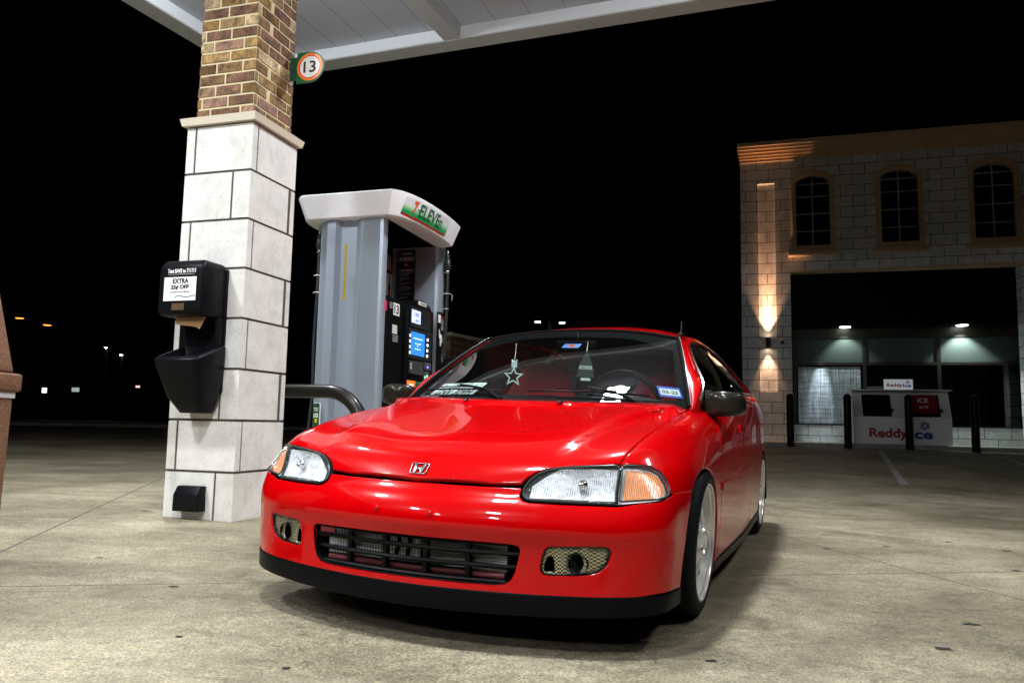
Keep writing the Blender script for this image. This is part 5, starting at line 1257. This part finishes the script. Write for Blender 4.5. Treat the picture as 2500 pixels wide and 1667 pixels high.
for k, (a, b) in enumerate(wins):
    w = plate('arched_window', [Vector(p) for p in archpts(a-.125, b+.125, 5.47, 7.42, 7.71)], -.02, .06, M_trim, bd, M=FX, holes=[archpts(a, b, 5.60, 7.36, 7.53)], bevel=.01)
    plate('glass', [Vector(p) for p in archpts(a, b, 5.59, 7.36, 7.53)], -.12, -.115, mat('black_upper_glass', (.006, .007, .008), .15), w, M=FX)
    bm = bmesh.new(); c = (a+b)/2; add_box(bm, c-.012, c+.012, .085, .114, 5.60, 7.53)
    for z in (6.02, 6.50, 6.98, 7.33): add_box(bm, a, c-.0125, .088, .113, z-.010, z+.010); add_box(bm, c+.0125, b, .088, .113, z-.010, z+.010)
    bmobj('glazing_bars', bm, mat('white_glazing_bar', (.55, .55, .53), .5), w)
    box('sill', a-.23, b+.20, -.16, -.001, 5.31, 5.46, M_trim, bd, bevel=.012)
steps = [(-.03, 8.02, 8.10), (-.07, 8.102, 8.17), (-.11, 8.172, 8.25), (-.16, 8.252, 8.33), (-.21, 8.332, 8.41), (-.25, 8.412, 8.52)]
for y, z0, z1 in steps: box('cornice_step', -.001+y*.28, 14.2, y, .44, z0, z1, M_trim, bd)
box('roof_slab', .46, 14.1, .46, 11, 7.9, 8.02, M_blkm, bd)
box('lintel', 1.28, 6.715, .001, .40, 4.90, 4.965, M_trim, bd); box('lintel', 8.31, 13.49, .001, .40, 4.90, 4.965, M_trim, bd)
# recessed shop front
KS = 1.041
def ks(s): return .09+(s-.09)*KS
def kz(z): return .68+(z-.68)*KS
M_span = mat('dark_spandrel', (.002, .0022, .0025), .5, spec=.1)
for x0, x1 in ((1.28, 6.715), (8.31, 13.49)): box('spandrel', x0, x1, .42, .46, 3.46, 4.90, M_span, bd); box('recess_soffit', x0, x1, .461, 1.2, 3.46, 3.50, M_span, bd)
sf = bpy.data.objects.new('shop_front', None); COL.objects.link(sf); sf.parent = bd
y_ = .90
box('knee_wall', ks(1.27), ks(6.75), y_-.03, y_+.12, .31, kz(.80), M_wall, sf)
for z0, z1 in ((kz(.801), kz(.835)), (kz(2.37), kz(2.44)), (kz(3.08), 3.459)): box('frame_rail', ks(1.27), ks(6.75), y_-.04, y_+.04, z0, z1, M_brz, sf)
for s_, w in ((1.33, .055), (3.05, .045), (4.79, .045), (6.62, .06)): box('frame_post', ks(s_-w), ks(s_+w), y_-.045, y_-.0405, kz(.81), kz(3.1), M_brz, sf)
for a, b in ((1.385, 3.0), (3.10, 4.74), (4.84, 6.56)):
    box('lower_pane', ks(a-.04), ks(b+.04), y_+.0, y_+.008, kz(.83), kz(2.375), M_dg, sf); box('upper_pane', ks(a-.04), ks(b+.04), y_+.0, y_+.008, kz(2.435), kz(3.085), M_dg, sf)
# inside of the shop
M_in = mat('shop_interior_wall', (.10, .13, .12), .8); v = coords(M_in)
lk(M_in, ramp(M_in, noise(M_in, v, 2, 3), [(.3, (.05, .065, .06)), (.7, (.16, .2, .19))]), bsdf(M_in).inputs['Base Color'])
box('interior_back_wall', 1.3, 7.0, 4.4, 4.45, .32, 3.6, M_in, bd); box('interior_ceiling', 1.3, 7.0, .96, 4.39, 3.60, 3.64, M_in, bd); box('interior_floor', 1.3, 7.0, 1.03, 4.39, .31, .33, M_in, bd); box('interior_wall', 1.25, 1.29, .96, 4.4, .34, 3.59, M_in, bd)
M_panerefl = mat('painted_pane_reflection', (.30, .36, .40), .7); v = coords(M_panerefl)
lk(M_panerefl, ramp(M_panerefl, mth(M_panerefl, 'MULTIPLY', noise(M_panerefl, mapping(M_panerefl, v, (14, 1, .6)), 2, 4, .7), noise(M_panerefl, mapping(M_panerefl, v, (.6, 1, 14)), 2, 4, .7)), [(.12, (.06, .07, .09)), (.4, (.75, .83, .88))]), bsdf(M_panerefl).inputs['Base Color'])  # bright streaks of a glass reflection painted as colour
box('pane_reflection', ks(1.42), ks(2.95), y_-.008, y_-.004, kz(.84), kz(2.33), M_panerefl, sf)  # sheet in front of the lower left pane, stands for its reflection
M_hz = mat('dusty_green_film', (.055, .072, .068), .8)
for a, b in ((1.385, 3.0), (3.10, 4.74), (4.84, 6.56)): box('frosted_band', ks(a-.02), ks(b+.02), y_-.008, y_-.004, kz(2.435), kz(3.085), M_hz, sf)
def aim(o, t): d = (Vector(t)-o.location); o.rotation_euler = d.to_track_quat('-Z', 'Y').to_euler()
def spot(name, parent, p, t, w, deg, col=(1, 1, 1), blend=.5, size=.03):
    l = bpy.data.lights.new(name, 'SPOT'); l.energy = w; l.spot_size = radians(deg); l.spot_blend = blend; l.color = col; l.shadow_soft_size = size
    o = bpy.data.objects.new(name, l); COL.objects.link(o); o.parent = parent; o.location = p; aim(o, t); return o
M_cool = mat('lit_cool_downlight', (1, 1, 1), .5, emit=(.80, 1, .82), estr=14)
M_cool2 = mat('lit_store_downlight', (1, 1, 1), .5, emit=(.9, 1, .95), estr=5)
for k, (s_, z_) in enumerate(((2.68, 3.459), (5.50, 3.459))):
    t = thing('soffit_light', ('cool white downlight under the dark lintel nearer the sconce', 'cool white downlight under the dark lintel above the right-hand glazing')[k], 'downlight', BM_, 'downlights over the shop front')
    bm = bmesh.new(); lathe(bm, [(.002, 3.440), (.13, 3.440), (.14, 3.459)], 24, Matrix.Translation((s_, .62, 0))); bmobj('light_disc', bm, M_cool, t)
    bm = bmesh.new(); lathe(bm, [(.1405, 3.4595), (.165, 3.452), (.17, 3.4595)], 24, Matrix.Translation((s_, .62, 0))); bmobj('trim_ring', bm, M_brz, t)
    spot('soffit_lamp', t, (s_, .60, 3.42), (s_+.1, .95, .4), (80, 220)[k], 100, (.85, 1, .92), .6)
spot('pane_fill_lamp', bd, (2.10, .50, 3.40), (2.02, 1.0, 1.0), 420, 24, (.82, .93, 1), 1)  # added lamp without a fixture, brightens the painted pane reflection
for k, (s_, z_, dy) in enumerate(((1.46, 3.0, 0), (1.53, 2.83, 0), (1.59, 2.66, 0), (4.51, 2.92, 0), (4.36, 2.77, 0), (4.23, 2.66, 0), (6.52, 2.73, 0), (6.33, 2.62, 0))):
    # small troffers of the shop ceiling, each at the depth where its ray meets a 3.5 m ceiling
    kk = (3.48-.68)/(z_-.68); dep = -21.9+21.9*kk+ .3*kk
    dep = min(dep, 13); t = thing('shop_ceiling_light', 'small white ceiling light seen through the upper glazing', 'ceiling light', BM_, 'ceiling lights inside the shop')
    xx = .09+(s_-.09)*(dep+21.9)/21.9; zz = .68+(z_-.68)*(dep+21.9)/21.9
    if dep > 4.2: dep = 4.1-.25*(k % 3); xx = .09+(s_-.09)*(dep+21.9)/21.9; zz = .68+(z_-.68)*(dep+21.9)/21.9
    bm = bmesh.new(); lathe(bm, [(.002, 0), (.038, 0), (.042, .014), (.002, .015)], 16, Matrix.Translation((xx, dep, zz)) @ Matrix.Scale(1.0, 4, (1, 0, 0))); bmobj('light_disc', bm, M_cool2, t)
    tube('light_stem', [(xx, dep, zz+.02), (xx, dep, 3.6)], .006, M_brz, t, n=6)
spot('interior_lamp', bd, (4.2, 3.0, 3.5), (4.2, 2.5, .5), 10, 150, (.75, 1, .95), 1)
# walkway and kerb
M_walk = mat('walkway_concrete', (.34, .33, .30), .8); v = coords(M_walk); lk(M_walk, ramp(M_walk, noise(M_walk, v, 4, 6), [(.3, (.24, .23, .2)), (.7, (.42, .41, .38))]), bsdf(M_walk).inputs['Base Color'])
wk = tag(box('walkway', -1.5, 15, -1.35, 1.02, .0, .345, M_walk, bevel=.02), kind='structure'); wk.matrix_world = BM_
# wall sconce
M_warm = mat('lit_warm_lamp', (1, .8, .6), .5, emit=(1, .72, .45), estr=30)
sc_ = thing('wall_sconce', 'black up-and-down wall lamp throwing warm light on the stone pilaster', 'wall lamp', BM_)
bm = bmesh.new(); lathe(bm, [(.055, 2.86), (.06, 2.85), (.06, 3.10), (.055, 3.11), (.05, 3.10)], 24, Matrix.Translation((.675, -.06, 0))); bmobj('lamp_body', bm, M_brz, sc_, smooth=True, autosmooth=30)
box('lamp_arm', .645, .705, -.005, .058, 2.93, 3.03, M_brz, sc_)
bm = bmesh.new(); lathe(bm, [(.002, 3.095), (.048, 3.095)], 20, Matrix.Translation((.675, -.06, 0))); lathe(bm, [(.002, 2.868), (.048, 2.868)], 20, Matrix.Translation((.675, -.06, 0))); bmobj('lamp_lens', bm, M_warm, sc_)
spot('up_lamp', sc_, (.675, -.06, 3.13), (.675, .03, 6.0), 420, 60, (1, .52, .27), 1); spot('up_lamp', sc_, (.675, -.06, 3.13), (.675, .05, 5.0), 1000, 22, (1, .46, .22), 1); spot('down_lamp', sc_, (.675, -.06, 2.83), (.675, .03, 0), 150, 60, (1, .56, .32), 1)
dc = thing('dome_camera', 'small white dome security camera on an arm beside the wall lamp', 'camera', BM_)
bm = bmesh.new(); lathe(bm, [(.002, 3.09), (.05, 3.08), (.065, 3.02), (.06, 3.0)], 18, Matrix.Translation((1.03, -.20, 0))); bmobj('camera_housing', bm, K['w'], dc, smooth=True)
bm = bmesh.new(); lathe(bm, [(.05, 3.0), (.045, 2.96), (.02, 2.93), (.002, 2.925)], 18, Matrix.Translation((1.03, -.20, 0))); bmobj('camera_dome', bm, M_gloss, dc, smooth=True)
tube('camera_arm', [(1.03, -.2, 3.08), (1.10, -.15, 3.10), (1.22, -.001, 3.02)], .012, K['w'], dc)
# bollards
M_bol = mat('black_bollard_paint', (.005, .005, .006), .3, spec=.15)
bols = ['black bollard leftmost, in front of the stone pilaster', 'black bollard at the left end of the ice freezer', 'black bollard in front of the middle of the ice freezer', 'black bollard to the right of the ice freezer']
b0 = None
for k, s_ in enumerate((1.125, 2.43, 3.77, 5.155)):
    p = BM_ @ Vector((s_, -1.6, 0)); g = gz(p.x, p.y)
    if b0 is None:
        b0 = thing('bollard', bols[0], 'bollard', None, 'black bollards along the kerb'); b0.location = (p.x, p.y, g)
        bm = bmesh.new(); lathe(bm, [(.088, -.1), (.088, 1.20)]+[(.088*cos(radians(a)), 1.22+.085*sin(radians(a))) for a in range(0, 90, 12)]+[(.002, 1.305)], 28); bmobj('sleeve', bm, M_bol, b0, smooth=True, autosmooth=60)
        bm = bmesh.new(); lathe(bm, [(.0885, 1.19), (.094, 1.19), (.094, 1.215), (.0885, 1.215)], 28); bmobj('collar', bm, M_bol, b0, smooth=True)
    else:
        r = b0.copy(); COL.objects.link(r); r.location = (p.x, p.y, g); r['label'] = bols[k]
        for ch in list(b0.children): c = ch.copy(); COL.objects.link(c); c.parent = r
# ice freezer
M_ice = mat('ice_freezer_white', (.88, .90, .93), .42, .1); v = coords(M_ice); bump(M_ice, noise(M_ice, v, 8, 3), .05, .01)
ic = thing('ice_freezer', 'white two-door outdoor ice freezer lettered in red and blue behind black bollards', 'ice freezer', BM_)
bm = bmesh.new()
prof = [(-.90, .36), (-.90, 1.01), (-.60, 1.60), (-.60, 1.66), (-.12, 1.66), (-.12, .36)]
A = [bm.verts.new((2.64, y, z)) for y, z in prof]; B = [bm.verts.new((4.84, y, z)) for y, z in prof]
for k in range(6): bm.faces.new((A[k], A[(k+1) % 6], B[(k+1) % 6], B[k]))
bm.faces.new(A[::-1]); bm.faces.new(B); bmesh.ops.recalc_face_normals(bm, faces=bm.faces); bmobj('freezer_body', bm, M_ice, ic, bevel=.01)
for s_ in (2.615, 4.841): plate('side_wing', [Vector(p) for p in ((.90, .36), (.90, 1.64), (.12, 1.67), (.12, .36))], 0, .024, M_ice, ic, M=frame((s_, 0, 0), (0, -1, 0), (1, 0, 0)) if True else None)
box('top_edge', 2.61, 4.87, -.92, -.12, 1.672, 1.70, M_ice, ic, bevel=.006)
ns_ = Vector((0, -.59, .30)).normalized(); FI = frame((0, -.90, 1.01), (1, 0, 0), ns_)
for a, b, m_ in ((2.87, 3.52, M_blk), (3.90, 4.60, M_blk)):
    d_ = plate('freezer_door', rrect(a, b, .02, .62, .03), .004, .04, m_, ic, M=FI, bevel=.006)
    box('door_handle', b-.03, b+.03, -.965, -.93, 1.16, 1.22, M_blk, d_)
plate('price_poster', rrect(4.02, 4.56, .10, .60, .01), .042, .045, mat('deep_red_poster', (.25, .01, .015), .4), ic, M=FI)
text('lettering', 'ICE', .2, K['w'], ic, FI @ Matrix.Translation((4.25, .46, .047)), fit=(.23, .13), bold=.03); text('lettering', '$3.99', .2, K['w'], ic, FI @ Matrix.Translation((4.25, .27, .047)), fit=(.20, .10), bold=.03)
FF = frame((0, -.9015, 0), (1, 0, 0), (0, -1, 0))
text('lettering', 'Reddy', .3, mat('ice_letter_red', (.42, .015, .015), .4), ic, FF @ Matrix.Translation((3.43, .60, .011)), fit=(.87, .30), bold=.035)
text('lettering', 'Ice', .3, mat('ice_letter_blue', (.015, .06, .32), .4), ic, FF @ Matrix.Translation((4.16, .615, .011)), fit=(.50, .24), bold=.035)
def flower(par, M, r, m):
    bm = bmesh.new()
    for k in range(6):
        a = 2*pi*k/6+pi/2; flat_poly(bm, [Vector((cos(a)*r*.55+r*.30*cos(t), sin(a)*r*.55+r*.30*sin(t))) for t in [2*pi*q/12 for q in range(12)]], [[Vector((cos(a)*r*.55+r*.13*cos(t), sin(a)*r*.55+r*.13*sin(t))) for t in [2*pi*q/8 for q in range(8)]]], 0, .002, M)
    bmobj('snowflake_mark', bm, m, par)
flower(ic, FF @ Matrix.Translation((4.24, .82, .011)), .13, bpy.data.materials['ice_letter_blue'])
sg = thing('ice_sign', 'small white sign with red and blue lettering on top of the ice freezer', 'sign', BM_)
box('sign_panel', 3.38, 4.03, -.80, -.76, 1.70, 1.955, mat('lit_white_sign', (.7, .7, .7), .5, emit=(.8, .85, .9), estr=.28), sg, bevel=.004)
FG = frame((0, -.8015, 0), (1, 0, 0), (0, -1, 0))
text('lettering', 'Reddy', .1, K['r'], sg, FG @ Matrix.Translation((3.62, 1.80, .002)), fit=(.36, .115), bold=.03); text('lettering', 'Ice', .1, K['b'], sg, FG @ Matrix.Translation((3.90, 1.805, .002)), fit=(.18, .09), bold=.03); flower(sg, FG @ Matrix.Translation((3.915, 1.885, .002)), .05, K['b'])
# parking lines
M_line = mat('faded_white_paint', (.34, .34, .32), .7)
for k, (a, b) in enumerate((((8.30, 17.5), (5.25, 10.4)), ((9.95, 15.5), (8.0, 11.0)))):
    bm = bmesh.new(); prev = None
    for q in range(13):
        t = q/12; x = a[0]+(b[0]-a[0])*t; y = a[1]+(b[1]-a[1])*t; A = [bm.verts.new((x+dx, y, gz(x+dx, y)+.006)) for dx in (-.055, .055)]
        if prev: bm.faces.new((prev[0], prev[1], A[1], A[0]))
        prev = A
    tag(bmobj('parking_line', bm, M_line), kind='structure')
# ------------------------------------------------------------------ litter bin at the left edge
M_gran = mat('brown_speckled_aggregate', (.30, .14, .07), .8); v = coords(M_gran)
c0 = ramp(M_gran, noise(M_gran, v, 190, 3, .8), [(.36, (.03, .012, .007)), (.46, (.14, .062, .028)), (.6, (.23, .115, .06)), (.72, (.45, .30, .20))])
lk(M_gran, c0, bsdf(M_gran).inputs['Base Color']); bump(M_gran, noise(M_gran, v, 190, 3, .8), .4, .003)
lb = thing('litter_bin', 'brown speckled stone litter bin with pitched lid at the left edge', 'litter bin', Matrix.Translation((-2.425, 3.035, gz(-2.4, 3.3))))
def sq(h, z, c=.03): return [(x*h-(c if i in (0, 1) else 0)*0, y*h, z) for i, (x, y) in enumerate(((-1, -1), (1, -1), (1, 1), (-1, 1)))]
loft_box('bin_body', [sq(.275, .02), sq(.285, .04), sq(.293, .70)], M_gran, lb, .03, 4)
loft_box('bin_foot', [sq(.26, -.03), sq(.26, .02)], M_blkm, lb, .005)
loft_box('lid_rim', [sq(.305, .728), sq(.313, .735), sq(.313, .80), sq(.306, .806)], M_gran, lb, .012, 3)
loft_box('bag_edge', [sq(.2965, .701), sq(.2975, .703), sq(.2975, .724), sq(.2965, .727)], mat('white_bin_bag', (.75, .75, .78), .5), lb, .002, 1)
loft_box('lid_hood', [sq(.292, .807), sq(.285, .85), sq(.20, 1.38), sq(.17, 1.40)], M_gran, lb, .015, 3)
# ------------------------------------------------------------------ things in the dark beyond
M_pole = mat('dark_pole', (.008, .008, .008), .8, spec=.1); M_amblamp = mat('lit_sodium_lamp', (1, .4, .1), .5, emit=(1, .16, .03), estr=7); M_whl = mat('lit_street_lamp', (1, 1, 1), .5, emit=(.92, 1, .98), estr=40)
def street_lamp(heads, base, m, label, r=.16, pole_z=None, group=None):
    t = thing('street_lamp', label, 'street lamp', None, group); t.location = (base[0], base[1], 0)
    top = pole_z or max(h_[2] for h_ in heads)+.1
    tube('lamp_pole', [(0, 0, -.2), (0, 0, top)], .09, M_pole, t, n=8)
    for x, y, z in heads:
        bm = bmesh.new(); lathe(bm, [(.002, .06), (r*1.15, .05), (r*1.2, -.01), (r*1.05, -.02)], 14, Matrix.Translation((x-base[0], y-base[1], z))); hd = bmobj('lamp_head', bm, M_pole, t, smooth=True)
        bm = bmesh.new(); lathe(bm, [(.002, -.07), (r*.7, -.05), (r, -.015)], 14, Matrix.Translation((x-base[0], y-base[1], z))); bmobj('lamp_glass', bm, m, hd, smooth=True)
        if hypot(x-base[0], y-base[1]) > .3: tube('lamp_bracket', [(0, 0, top-.05), (x-base[0], y-base[1], z+.05)], .04, M_pole, t, n=6)
street_lamp([(1.49, 45, 6.64), (2.91, 45, 6.62)], (2.2, 45), M_whl, 'tall lamp post with two white heads seen just above the car roof', .17, 6.75)
street_lamp([(-38.5, 60, 8.1), (-36.3, 60, 7.6)], (-37.6, 60), M_amblamp, 'distant lamp post with two orange heads at far left', .30)
street_lamp([(-31.6, 60, 5.93)], (-31.6, 60.2), M_whl, 'distant small white lamp, higher of the two right of the orange lamps', .11)
street_lamp([(-30.36, 60, 5.38)], (-30.36, 60.2), M_whl, 'distant small white lamp, lower of the two right of the orange lamps', .13)
street_lamp([(19.6, 45, 4.9)], (19.6, 45.2), M_amblamp if False else mat('lit_yellow_lamp', (1, .8, .4), .5, emit=(1, .7, .3), estr=6), 'tiny distant yellow lamp beside the stone building', .09)
def lit_box(name, label, cat, x, y, z, w, h_, m):
    t = thing(name, label, cat, Matrix.Translation((x, y, 0))); box('sign_face', -w/2, w/2, -.05, .05, z-h_/2, z+h_/2, m, t, bevel=.02); tube('sign_post', [(0, .12, -.2), (0, .12, z+h_/2)], .05, M_pole, t, n=6)
    box('sign_frame', -w/2-.05, w/2+.05, .051, .09, z-h_/2-.05, z+h_/2+.05, M_pole, t)
lit_box('lit_sign', 'distant small bluish lit sign at far left beside the litter bin', 'sign', -36.1, 60, 2.5, .34, .38, mat('lit_bluish', (1, 1, 1), .5, emit=(.8, .85, 1), estr=2.2))
lit_box('lit_sign', 'distant small white lit sign in the dark between bin and column', 'sign', -33.7, 60, 2.6, .55, .32, mat('lit_pale', (1, 1, 1), .5, emit=(.75, .85, .85), estr=.45))
lit_box('lit_sign', 'distant dim pinkish lit sign just left of the dispenser', 'sign', -28.9, 60, 2.93, .3, .16, mat('lit_pinkish', (1, .8, .7), .5, emit=(1, .6, .5), estr=1.3))
# verge with kerb beyond the left forecourt
M_ver = mat('dark_verge_grass', (.05, .07, .02), .9); v = coords(M_ver); lk(M_ver, ramp(M_ver, noise(M_ver, v, 14, 5), [(.3, (.02, .03, .01)), (.7, (.08, .10, .03))]), bsdf(M_ver).inputs['Base Color'])
p0, p1 = Vector((-40, 25)), Vector((-3.0, 35)); dd = (p1-p0).normalized(); nn_ = Vector((-dd.y, dd.x))
def strip_sheet(name, off0, off1, dz, m, n=40, th=0.0):
    bm = bmesh.new(); prev = None
    for k in range(n+1):
        c = p0+(p1-p0)*(k/n); A = []
        for of, z in ((off0, -.1), (off0, dz), (off1, dz), (off1, -.1)):
            q = c+nn_*of; A.append(bm.verts.new((q.x, q.y, gz(q.x, q.y)+z)))
        if prev:
            for i in range(3): bm.faces.new((prev[i], prev[i+1], A[i+1], A[i]))
        prev = A
    bmesh.ops.recalc_face_normals(bm, faces=bm.faces); return tag(bmobj(name, bm, m), kind='structure')
strip_sheet('kerb', 0, .16, .14, M_walk); strip_sheet('verge', .161, 7, .13, M_ver)
# low brick enclosure wall in the dark behind the pump
M_fb = mat('far_brick', (.10, .05, .03), .9); v = coords(M_fb); s2 = M_fb.node_tree.nodes.new('ShaderNodeSeparateXYZ'); lk(M_fb, v, s2.inputs[0]); c2 = M_fb.node_tree.nodes.new('ShaderNodeCombineXYZ'); lk(M_fb, s2.outputs['X'], c2.inputs['X']); lk(M_fb, s2.outputs['Z'], c2.inputs['Y'])
bk = M_fb.node_tree.nodes.new('ShaderNodeTexBrick'); bk.inputs['Scale'].default_value = 1; bk.inputs['Brick Width'].default_value = .4; bk.inputs['Row Height'].default_value = .14; bk.inputs['Mortar Size'].default_value = .012; bk.inputs['Color1'].default_value = (.13, .055, .03, 1); bk.inputs['Color2'].default_value = (.08, .035, .02, 1); bk.inputs['Mortar'].default_value = (.16, .13, .10, 1); lk(M_fb, c2.outputs[0], bk.inputs['Vector']); lk(M_fb, bk.outputs['Color'], bsdf(M_fb).inputs['Base Color'])
ew = thing('enclosure_wall', 'dim brick wall in the dark behind the fuel pump', 'wall', Matrix.Translation((-1.2, 15.0, 0)) @ Matrix.Rotation(radians(62), 4, 'Z'))
box('brick_wall', 0, 9, 0, .25, -.1, 2.35, M_fb, ew); box('wall_coping', -.03, 9.03, -.04, .29, 2.352, 2.42, M_walk, ew)
sp = thing('dark_pole', 'slim dark pole standing in the dark left of the dispenser', 'pole', Matrix.Translation((-6.3, 17.0, 0)))
tube('pole_shaft', [(0, 0, -.1), (0, 0, 3.6)], .06, M_pole, sp, n=10); box('pole_base', -.18, .18, -.18, .18, 0, .5, M_pole, sp, bevel=.02)
# ------------------------------------------------------------------ stickers and things in the windscreen
def wsM(s, t, off, rot=0.0):
    p = ws_pt(s, t); a = ws_pt(s+.02, t)-ws_pt(s-.02, t); b = ws_pt(s, t+.02)-ws_pt(s, t-.02); n = a.cross(b).normalized()
    if n.y > 0 and n.z < 0: n = -n
    return frame(p+n*off, a, n) @ Matrix.Rotation(rot, 4, 'Z')
def sticker(name, label, cat, s, t, w, h_, m, off=-.004, rot=0.0):
    th = thing(name, label, cat, MCAR); Mx = wsM(s, t, off, rot); plate('backing', rrect(-w/2, w/2, -h_/2, h_/2, .004), 0, .0008, m, th, M=Mx); return th, Mx
def wlabel(txt, Mx, par, m, fit, x=0, y=0, bold=.02): text('lettering', txt, .05, m, par, Mx @ Matrix.Translation((x, y, .0012)), fit=fit, bold=bold)
Mx = wsM(.045, .70, -.0035, .03)
st1_ = plate('toll_sticker', rrect(-.044, .044, -.034, .034, .004), 0, .0008, mat('light_blue_sticker', (.10, .28, .85), .5), car, M=Mx)
plate('orange_disc', circle(0, 0, .024, 28), .0009, .0012, K['o'], st1_, M=Mx); wlabel('T', Mx, st1_, K['k'], (.022, .028), bold=.04)
Mx = wsM(.90, .165, -.0035, -.04)
st2_ = plate('inspection_sticker', rrect(-.052, .052, -.042, .042, .004), 0, .0008, K['b'], car, M=Mx)
plate('sticker_field', rrect(-.043, .045, -.027, .024, .003), .0009, .0011, K['w'], st2_, M=Mx); wlabel('03-23', Mx, st2_, K['k'], (.072, .028), y=-.002, bold=.03)
pt_ = thing('licence_plate', 'white TEXAS licence plate lying behind the windscreen on the right of the dashboard', 'licence plate', MCAR)
Mx = wsM(-.62, .115, -.014, -.02)
plate('plate_blank', rrect(-.155, .155, -.076, .076, .012), 0, .002, mat('pale_plate_white', (.92, .95, .94), .4), pt_, M=Mx)
def plabel(t, fit, x, y): text('lettering', t, .05, K['k'], pt_, Mx @ Matrix.Translation((x, y, .0024)), fit=fit, bold=.02)
plabel('TEXAS', (.12, .032), .01, .05); plabel('GNV 30VH', (.26, .055), 0, -.012)
for x in (-.12, .10, .13): plate('plate_mark', [Vector((x+.008*cos(radians(a))*(1 if k % 2 else .45), .055+.008*sin(radians(a))*(1 if k % 2 else .45))) for k, a in enumerate(range(0, 360, 36))], .0024, .003, K['k'], pt_, M=Mx)
sr = thing('star_charm', 'pale outline star charm hanging behind the windscreen', 'charm', MCAR)
Ms = frame((-.20, .50, .905), (1, 0, .0), (.25, -1, .1)); So = [Vector(((.052 if k % 2 == 0 else .0225)*cos(radians(90+36*k)), (.052 if k % 2 == 0 else .0225)*sin(radians(90+36*k)))) for k in range(10)]; Si = [p*.70 for p in So]
M_st = mat('pale_mint_plastic', (.62, .75, .74), .4)
plate('star_outline', So, -.002, .002, M_st, sr, M=Ms, holes=[Si]); plate('charm_tab', [Vector(p) for p in ((-.014, .045), (.014, .045), (.013, .085), (.006, .078), (-.006, .078), (-.013, .085))], -.001, .0015, M_st, sr, M=Ms)
tube('charm_string', [Ms @ Vector((0, .082, 0)), Ms @ Vector((.002, .12, 0)), Ms @ Vector((.004, .165, .01))], .0012, K['w'], sr, n=5)
af = thing('air_freshener', 'dark hanging card air freshener with a small white label in the middle of the windscreen', 'air freshener', MCAR)
Ma = frame((.13, .62, .965), (1, 0, 0), (.25, -1, .1)); M_af = mat('dark_green_card', (.03, .045, .035), .6)
plate('card', [Vector(p) for p in ((-.02, -.07), (.02, -.07), (.02, -.05), (.045, -.05), (.032, -.02), (.042, -.02), (.028, .01), (.034, .01), (.018, .04), (.02, .04), (0, .075), (-.02, .04), (-.018, .04), (-.034, .01), (-.028, .01), (-.042, -.02), (-.032, -.02), (-.045, -.05), (-.02, -.05))], 0, .0015, M_af, af, M=Ma)
plate('card_label', rrect(-.032, .030, -.012, .004, .002), .0017, .002, K['w'], af, M=Ma); text('lettering', 'Little Tree', .02, K['k'], af, Ma @ Matrix.Translation((-.001, -.004, .0024)), fit=(.052, .010), bold=.02)
plate('card_label', rrect(-.022, .026, -.068, -.056, .002), .0017, .002, K['w'], af, M=Ma)
tube('freshener_string', [Ma @ Vector((0, .07, 0)), Ma @ Vector((.002, .13, -.02))], .001, K['w'], af, n=5)
